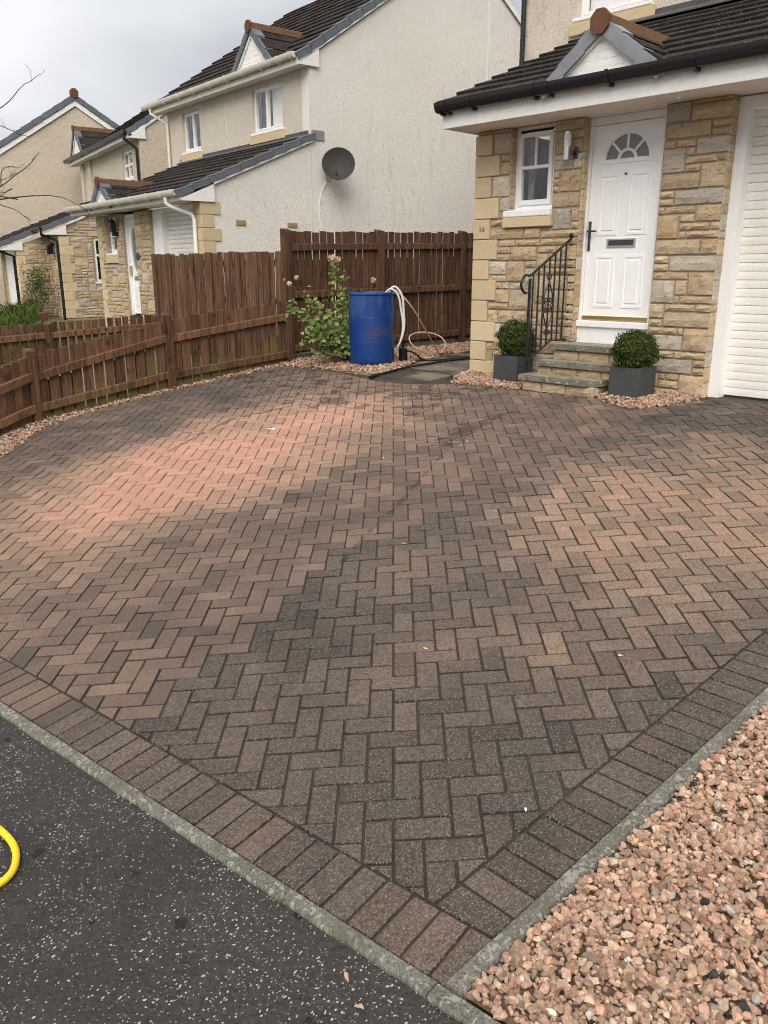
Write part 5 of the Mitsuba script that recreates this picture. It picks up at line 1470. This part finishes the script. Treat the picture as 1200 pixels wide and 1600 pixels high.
ent('satellite_dish__feed_arm', FB(cat([tube([dc + Rz[:3, :3] @ np.array([.0, 0, -.27]), fo + (0, 0, .02)], .012, 6), cbx(fo[0] - .04, fo[0] + .05, fo[1] - .03, fo[1] + .03, fo[2] - .02, fo[2] + .06, .01)])), 'mat_dark_metal')
ent('satellite_dish__bracket', FB(cat([tube([(0, 2.34, 1.72), (.2, 2.34, 1.74), dc + (-.02, 0, -.02)], .016, 8), bx(0, .012, 2.28, 2.40, 1.62, 1.82)])), 'mat_steel')
ent('satellite_dish__cable', FB(tube(spline([(.012, 2.30, 1.60), (.012, 2.19, 1.45), (.012, 2.19, .6), (.012, 2.19, -.4)], 20), .006, 6)), 'mat_upvc')
say('satellite_dish', 'dark grey satellite dish on the cream gable of the neighbouring house', 'satellite dish')
ent('drying_pole__pole', FB(tube([(.35, 6.03, -1.2), (.35, 6.03, 1.68)], .011, 6)), 'mat_steel')
ent('drying_pole__hook', FB(cat([tube([(.35, 5.98, 1.62), (.35, 6.08, 1.70)], .007, 5), tube([(.35, 6.08, 1.62), (.35, 5.98, 1.70)], .007, 5)])), 'mat_steel')
say('drying_pole', 'thin metal drying pole beyond the fence close to the gable', 'pole')

# ------------------------------------------------------------------ house C, farther down the street
FC = Frame(-21.46, 9.46, 0, -12.4)
S = .845
M3 = 'house_002'
say(M3, 'beige harled house with two stepped stone porches and black gutters', 'house')
cf, cr = (lambda m: FR(m, 0)), (lambda m: RT(m, 0))
# stone side wall of the porch
cs = Polygon([(0, GBZ), (2.24, GBZ), (2.24, 1.98), (0, 1.06)], holes=[[(.83, -.24), (1.03, -.24), (1.03, .86), (.83, .86)]])
ent(f'{M3}__stone_wall', FC(wall_poly(cr, cs, -.2, 0)), 'mat_mortar')
rc = [r for r in ashlar(.06, 1.5, -1.15, 1.55, holes=[(.80, 1.06, -.28, .89)], seed=81, wide=(3, 8)) if r[3] < 1.06 + r[0] * .41 + .02]
stones(FC, f'{M3}__stone_wall', cr, rc, 82, fine=False)
for i in range(9):
    zb = -1.15 + i * .225
    ent(nkey(f'{M3}__stone_wall__quoin'), FC(cbx(-.10, .022, -.022, .32 if i % 2 else .22, zb + .004, zb + .221, .006)), 'mat_dressed', uv=(0, rng.random()))
window(FC, M3, cr, .83, 1.03, -.24, .86, [(0, 1, 0, .62), (0, 1, .62, 1)], rec=.03, fw=.03, sill_stone=False, back='mat_dark')
ent(f'{M3}__porch_front', FC(bx(-1.45, -.10, 0, .2, GBZ, 1.0)), 'mat_mortar')
stones(FC, f'{M3}__porch_front', cf, ashlar(-1.25, -.11, -1.15, .92, seed=83, wide=(3, 6)), 84, fine=False)
# garage block, one step forward
cgx, cgy = -1.27, -.84
cg = lambda m: RT(m, cgx)
ent(f'{M3}__garage_wall', FC(wall_poly(cg, Polygon([(cgy, GBZ), (0, GBZ), (0, .98), (cgy, .66)]), -.2, 0)), 'mat_mortar')
stones(FC, f'{M3}__garage_wall', cg, [r for r in ashlar(cgy + .2, .0, -1.15, .95, seed=85, wide=(3, 7)) if r[3] < .66 + (r[0] - cgy) * .41 + .05], 86, fine=False)
for i in range(8):
    zb = -1.15 + i * .225
    ent(nkey(f'{M3}__garage_wall__quoin'), FC(cbx(cgx - .35, cgx + .022, cgy - .022, cgy + (.30 if i % 2 else .2), zb + .004, zb + .221, .006)), 'mat_dressed', uv=(0, rng.random()))
ent(f'{M3}__garage_door', FC(bx(cgx - 2.5, cgx - .36, cgy + .05, cgy + .09, GBZ, .6)), 'mat_upvc')
ent(f'{M3}__garage_pier', FC(bx(cgx - 2.95, cgx - 2.5, cgy, cgy + .2, GBZ, .62)), 'mat_stone', uv=(.3, .4))
# roofs: one plane, two eaves
slc = .412
def zC(y): return 1.09 + (y + .32) * slc
for (a, b, ys, nm) in ((-1.25, .05, -.36, 'porch_roof'), (-6.6, -1.22, -1.24, 'garage_roof')):
    ent(f'{M3}__{nm}', FC(slab_poly([(ys, zC(ys)), (2.24, zC(2.24)), (2.24, zC(2.24) - .1), (ys, zC(ys) - .05)], a, b - .05)), 'mat_dark')
    tile_roof(FC, f'{M3}__{nm}', a, b - .08, ys - .03, zC(ys - .03) - .01, 2.22, slc, courses=True)
    verge(FC, f'{M3}__{nm}', b + .012, ys - .05, zC(ys - .05) - .03, 2.22 if nm == 'porch_roof' else -.30, slc, h=.09)
    boxed_end(FC, M3, b, ys, ys + .54, zC(ys) - .155, zC(ys) - .135, slc)
    barge(FC, M3, b, ys + .54, zC(ys + .54) - .135, 2.2 if nm == 'porch_roof' else -.36, slc, h=.11)
    gutter(FC, M3, a, b - .06, ys - .05, zC(ys) + .03, 'mat_black_pvc', [])
    wx = b - .10 if nm == 'porch_roof' else b - .30
    wy = (0 if nm == 'porch_roof' else cgy) - .06
    ent(nkey(f'{M3}__downpipe'), FC(tube([(b - .15, ys - .05, zC(ys) - .05), (b - .15, ys - .05, zC(ys) - .16), (wx, wy, zC(ys) - .30), (wx, wy, GBZ)], .04, 8)), 'mat_black_pvc', smooth=40)
# upper storey
yc_, ec = 2.24, 1.95
zmC = 3.49
cwin = [(-1.75, -.80, 2.45, 3.20)]
cu = Polygon([(-6.75, .5), (0, .5), (0, 3.36), (-6.75, 3.36)], holes=[[(a, c), (b, c), (b, d), (a, d)] for a, b, c, d in cwin])
ent(f'{M3}__upper_wall', FC(wall_poly(lambda m: FR(m, yc_), cu, -.2, 0)), 'mat_harl_far')
window(FC, M3, lambda m: FR(m, yc_), *cwin[0], [(0, .5, 0, .5), (.5, 1, 0, .5), (0, .5, .5, 1), (.5, 1, .5, 1)], rec=.05, sill_stone=False)
for a in (-6.5, -5.5):
    ent(nkey(f'{M3}__pilaster_strip'), FC(bx(a, a + .34, yc_ - .07, yc_ - .001, 1.9, 3.35)), 'mat_harl_far')
ent(f'{M3}__gable_wall', FC(wall_poly(cr, Polygon([(yc_ + .2, GBZ), (8.9, GBZ), (8.9, 3.4), (5.55, 5.75), (yc_ + .2, 3.62), (yc_ + .2, 3.4)]), -.2, 0)), 'mat_harl_far')
ent(f'{M3}__gable_wall__return', FC(bx(-.2, 0, yc_ + .001, yc_ + .2, .5, 3.5)), 'mat_harl_far')
fascia_soffit(FC, M3, -7.2, .03, ec, yc_, 3.335, 3.48)
boxed_end(FC, M3, .05, ec, 2.40, 3.335, 3.345, .655)
barge(FC, M3, .05, 2.40, 3.62, 5.55, .655, h=.12)
gutter(FC, M3, -7.3, .0, ec - .055, 3.53, 'mat_black_pvc', [], r=.06)
ent(f'{M3}__main_roof', FC(slab_poly([(ec + .04, zmC + .026), (5.55, zmC + 3.6 * .655), (9.2, zmC), (9.2, zmC - .1), (5.55, zmC + 3.6 * .655 - .12), (ec + .04, zmC - .01)], -7.2, .03)), 'mat_dark')
tile_roof(FC, f'{M3}__main_roof', -7.25, -.06, ec - .06, zmC - .05, 5.52, .655, courses=True)
verge(FC, f'{M3}__main_roof', .062, ec - .06, zmC - .06, 5.55, .655, h=.10)
gablet(FC, M3, -5.75, ec, 3.50, .80, .78, .655, zmC, ec, boards=4)
ent(nkey(f'{M3}__downpipe'), FC(tube([(-.18, ec - .06, 3.44), (-.18, ec - .06, 3.34), (-.10, yc_ - .06, 3.1), (-.10, yc_ - .06, 2.0)], .042, 8)), 'mat_black_pvc', smooth=40)
ent('wall_lantern_001__lamp', FC(cat([cbx(-.75, -.62, -.2, -.06, .46, .68, .01), cbx(-.71, -.66, -.1, 0, .66, .74, .006)])), 'mat_iron')
say('wall_lantern_001', 'small black lantern under the porch roof of the far stone porch', 'lamp')

# ------------------------------------------------------------------ house D: the far gable on the left
FD = Frame(-28.6, 13.45, 0, -21.5)
D4 = 'house_003'
say(D4, 'farthest beige house whose plain gable rises at the left edge', 'house')
dr_ = lambda m: RT(m, 0)
AZ, AY = 5.32, .146
hd = 5.6
ent(f'{D4}__gable_wall', FD(wall_poly(dr_, Polygon([(AY - hd, GBZ), (AY + hd, GBZ), (AY + hd, AZ - hd * .655), (AY, AZ), (AY - hd, AZ - hd * .655)]), -.25, 0)), 'mat_harl_far')
for s in (-1, 1):
    b0 = AZ - .02
    ent(nkey(f'{D4}__bargeboard'), FD(slab_poly([(AY, b0), (AY + s * (hd + .4), b0 - (hd + .4) * .655), (AY + s * (hd + .4), b0 - (hd + .4) * .655 + .17), (AY, b0 + .17)], .02, .06)), 'mat_white_board')
    ent(nkey(f'{D4}__roof_slope'), FD(slab_poly([(AY, b0 + .16), (AY + s * (hd + .4), b0 - (hd + .4) * .655 + .16), (AY + s * (hd + .4), b0 - (hd + .4) * .655 + .30), (AY, b0 + .30)], -7, .05)), 'mat_tile')
    n = 17
    for i in range(n):
        L = (hd + .4) / n
        y0 = AY + s * (hd + .4 - i * L); y1 = AY + s * (hd + .4 - (i + 1) * L)
        z0, z1 = AZ - abs(y0 - AY) * .655, AZ - abs(y1 - AY) * .655
        ent(nkey(f'{D4}__verge_tile'), FD(slab_poly([(y0, z0 + .17), (y1, z1 + .15), (y1, z1 + .34), (y0, z0 + .36)], .035 - .001 * (i % 2), .095 + .004 * (i % 2))), 'mat_verge')
oc = [(AY + .15 * math.cos(t), AZ + .36 + .15 * math.sin(t)) for t in np.arange(8) * math.pi / 4 + math.pi / 8]
ent(f'{D4}__ridge_end', FD(slab_poly(oc, .05, .14)), 'mat_terra')
ent(f'{D4}__far_wall', FD(cat([bx(-7, -.25, AY - hd, AY - hd + .25, GBZ, AZ - hd * .655), bx(-7, -.25, AY + hd - .25, AY + hd, GBZ, AZ - hd * .655)])), 'mat_harl_far')

# ------------------------------------------------------------------ neighbour's garden: grass, shrub, trough, red fence, bare tree
g = np.random.default_rng(5)
n = 9000
gx, gy = g.uniform(-21.5, -13.0, n), g.uniform(3.6, 8.4, n)
keep = (gy < 5.2 + (-13.0 - gx) * .40)
gx, gy = gx[keep], gy[keep]; n = len(gx)
hgt = g.uniform(.18, .48, n) * (.6 + .8 * meshkit.fbm(np.c_[gx * .8, gy * .8, gx * 0], 2, 3))
yaw = g.uniform(0, 2 * math.pi, n); lean = g.normal(0, .35, (n, 2)) * hgt[:, None]
w = g.uniform(.006, .012, n)
zb = gz(gy) - .05
q0 = np.c_[gx - np.cos(yaw) * w, gy - np.sin(yaw) * w, zb]; q1 = np.c_[gx + np.cos(yaw) * w, gy + np.sin(yaw) * w, zb]
q2 = np.c_[gx + np.cos(yaw) * w * .7 + lean[:, 0] * .4, gy + np.sin(yaw) * w * .7 + lean[:, 1] * .4, zb + hgt * .65]; q3 = np.c_[gx + lean[:, 0], gy + lean[:, 1], zb + hgt]
v = np.stack([q0, q1, q2, q3], 1).reshape(-1, 3)
f = (np.array([[0, 1, 2], [0, 2, 3]])[None] + (np.arange(n) * 4)[:, None, None]).reshape(-1, 3)
scene['grass'] = mikit.ply(tm(v, f), 'mat_grass', uv=np.repeat(np.c_[g.random(n), g.random(n)], 4, 0))
say('grass', 'long green grass growing behind the second low fence', 'grass', kind='stuff')


def loose_shrub(key, c, r, h, n, seed, size, label, bsdf='mat_shrub_leaf'):
    g = np.random.default_rng(seed)
    d = g.normal(size=(n, 3)); d /= np.linalg.norm(d, axis=1, keepdims=True)
    rad = g.random(n) ** .5 * (.6 + .7 * meshkit.fbm(d * 2.2 + seed, 3, seed))
    p = np.array(c) + d * rad[:, None] * np.array([r, r, h])
    nn = d + g.normal(0, .7, (n, 3)); nn /= np.linalg.norm(nn, axis=1, keepdims=True)
    m, uv = leaf_mesh(n, p, nn, size, g)
    scene[f'{key}__leaves'] = mikit.ply(m, bsdf, uv=uv)
    for i in range(6):
        t = np.array(c) + g.normal(0, .6, 3) * np.array([r, r, h * .6])
        scene[nkey(f'{key}__stem')] = m_dict(tube([(c[0] + g.normal(0, .02), c[1] + g.normal(0, .02), c[2] - h), t], .01, 5), 'mat_stem')
    say(key, label, 'shrub')


pt = FC.M @ np.array([-.62, -.55, -.30, 1])
loose_shrub('porch_shrub', pt[:3], .42, .62, 1500, 31, .055, 'loose pale shrub against the far stone porch')
pt = FC.M @ np.array([-1.05, -.75, -.86, 1])
loose_shrub('porch_shrub_001', pt[:3], .36, .24, 900, 32, .05, 'low dark shrub at the foot of the far stone porch', 'mat_box_leaf')
pt = FC.M @ np.array([-.35, -.72, 0, 1])
ent('planting_trough', cbx(pt[0] - .42, pt[0] + .42, pt[1] - .14, pt[1] + .14, -1.2, -1.0, .01), 'mat_terra')
say('planting_trough', 'low brown trough standing by the far stone porch', 'planter')
a0 = FC.M @ np.array([cgx - 2.5, cgy - .4, 0, 1]); a1 = FC.M @ np.array([cgx - 4.6, cgy - 1.4, 0, 1])
fence_run('picket_fence_004', [tuple(a0[:2]), tuple(a1[:2])], lambda p: .33, .02, [lambda p: .1, lambda p: -.6], -1, pitch=.14, pw=.11, seed=9, bsdf='mat_fence_red')
say('picket_fence_004', 'dark red board fence at the far left edge', 'fence')

# bare tree whose twigs reach in from the left
g = random.Random(12)
limbs = []
def grow(p, d, r, L, depth):
    n = 7
    pts = [np.array(p)]
    d = np.array(d) / np.linalg.norm(d)
    for i in range(n):
        d = d + np.array([g.gauss(0, .07), g.gauss(0, .07), g.gauss(0, .09)]) * (1 if depth < 2 else 1.9); d /= np.linalg.norm(d)
        pts.append(pts[-1] + d * L / n)
    limbs.append((tube(pts, np.linspace(r, r * .55, n + 1), 6), depth))
    if depth < 3:
        for k in range(3 if depth < 2 else 2):
            i = g.randint(3, n)
            dd = d + np.array([g.gauss(0, .55), g.gauss(0, .55), g.gauss(0, .4)])
            grow(pts[i], dd, max(.003, r * .45), L * g.uniform(.22, .42), depth + 1)
tb = np.array([-14.5, 3.45, -1.45])
limbs.append((tube([tb, tb + (.03, .02, .9), tb + (.05, 0, 1.8), tb + (.0, .05, 2.7), tb + (.05, .1, 3.5)], [.085, .075, .065, .05, .03], 8), 0))
for z, tgt, L in ((2.3, (-12.80, 5.26, 1.22), 1), (2.1, (-12.70, 5.24, .80), 1), (2.7, (-12.95, 5.2, 1.50), 1), (3.3, (-13.22, 5.2, 2.10), 1), (2.6, (-14.9, 2.0, 2.2), 1), (3.0, (-16, 3.6, 2.4), 1), (3.45, (-14.2, 3.0, 3.6), 1)):
    p = tb + np.array([.03, .03, z]); d = np.array(tgt) - p
    grow(p, d, .018, np.linalg.norm(d) * (.97 if tgt[0] > -13.5 else .8), 1)
tr = [m for m, dpt in limbs if dpt == 0]; br_ = [m for m, dpt in limbs if dpt == 1]; tw = [m for m, dpt in limbs if dpt > 1]
ent('bare_tree__trunk', cat(tr), 'mat_twig', smooth=40)
for m in br_: ent(nkey('bare_tree__limb'), m, 'mat_twig', smooth=40)
for m in tw: ent(nkey('bare_tree__twig'), m, 'mat_twig')
say('bare_tree', 'bare leafless tree whose twigs reach in at the left edge', 'tree')

# ------------------------------------------------------------------ small things on the ground
def scrap(key, x, y, s, rgbkey, label, cate, seed):
    g = np.random.default_rng(seed)
    p = g.normal(size=(9, 3)) * np.array([s, s * .7, s * .16]); h = trimesh.convex.convex_hull(p)
    h.apply_translation((x, y, float(gz(y)) + s * .25)); ent(key, h, rgbkey, **({'uv': (.3, .8)} if rgbkey == 'mat_gravel' else {}))
    say(key, label, cate)
scrap('paper_scrap', -6.27, 4.66, .028, 'mat_upvc', 'small white scrap lying on the orange washed paving', 'scrap', 1)
scrap('dead_leaf', -5.75, 3.55, .022, 'mat_twig', 'small dark leaf on the washed paving', 'leaf', 2)
scrap('loose_stone', -1.345, 1.175, .011, 'mat_gravel', 'pink gravel chip lying on the asphalt below the kerb', 'stone', 4)
scrap('loose_stone_001', -1.245, 1.135, .007, 'mat_gravel', 'smaller pink chip on the asphalt nearer the gravel corner', 'stone', 5)
def tuft(key, pts, label, seed, n=26, s=.016):
    g = np.random.default_rng(seed)
    c = []
    for x, y in pts:
        c += [np.array([x, y, float(gz(y)) + .004]) + np.abs(g.normal(0, 1, 3)) * np.array([.014, .014, .006]) * np.sign(g.normal(size=3) * np.array([1, 1, 0]) + np.array([0, 0, 9])) for _ in range(n)]
    nn = np.array([0, 0, 1.]) + g.normal(0, .5, (len(c), 3)); nn /= np.linalg.norm(nn, axis=1, keepdims=True)
    m, uv = leaf_mesh(len(c), c, nn, s, g)
    scene[key] = mikit.ply(m, 'mat_rose_leaf', uv=uv)
    say(key, label, 'weeds', kind='stuff')
tuft('weeds', [(-1.72, 1.215), (-1.68, 1.21), (-1.50, 1.232), (-1.075, 1.93), (-1.04, 2.25)], 'tiny green weeds and moss in the joints by the kerb', 6, 14, .009)
for i, (x, y, lab) in enumerate([(-4.69, 4.59, 'tiny white chip on the paving below the wet smear in front of the steps'), (-2.35, 2.57, 'tiny white chip in the middle of the speckled near paving'), (-1.36, 2.0, 'tiny white chip against the border course beside the gravel bed'),
                                 (-1.62, 3.05, 'tiny white chip on the right of the paving near the gravel edging'), (-3.3, 3.4, 'tiny white chip by the end of the thin dark silt line'), (-4.4, 5.3, 'tiny white chip lying on the dark wet smear in front of the steps')]):
    scrap('white_chip' if i == 0 else f'white_chip_{i:03d}', x, y, .008, 'mat_upvc', lab, 'chip', 40 + i)
    labels['white_chip' if i == 0 else f'white_chip_{i:03d}']['group'] = 'white chips scattered on the paving'
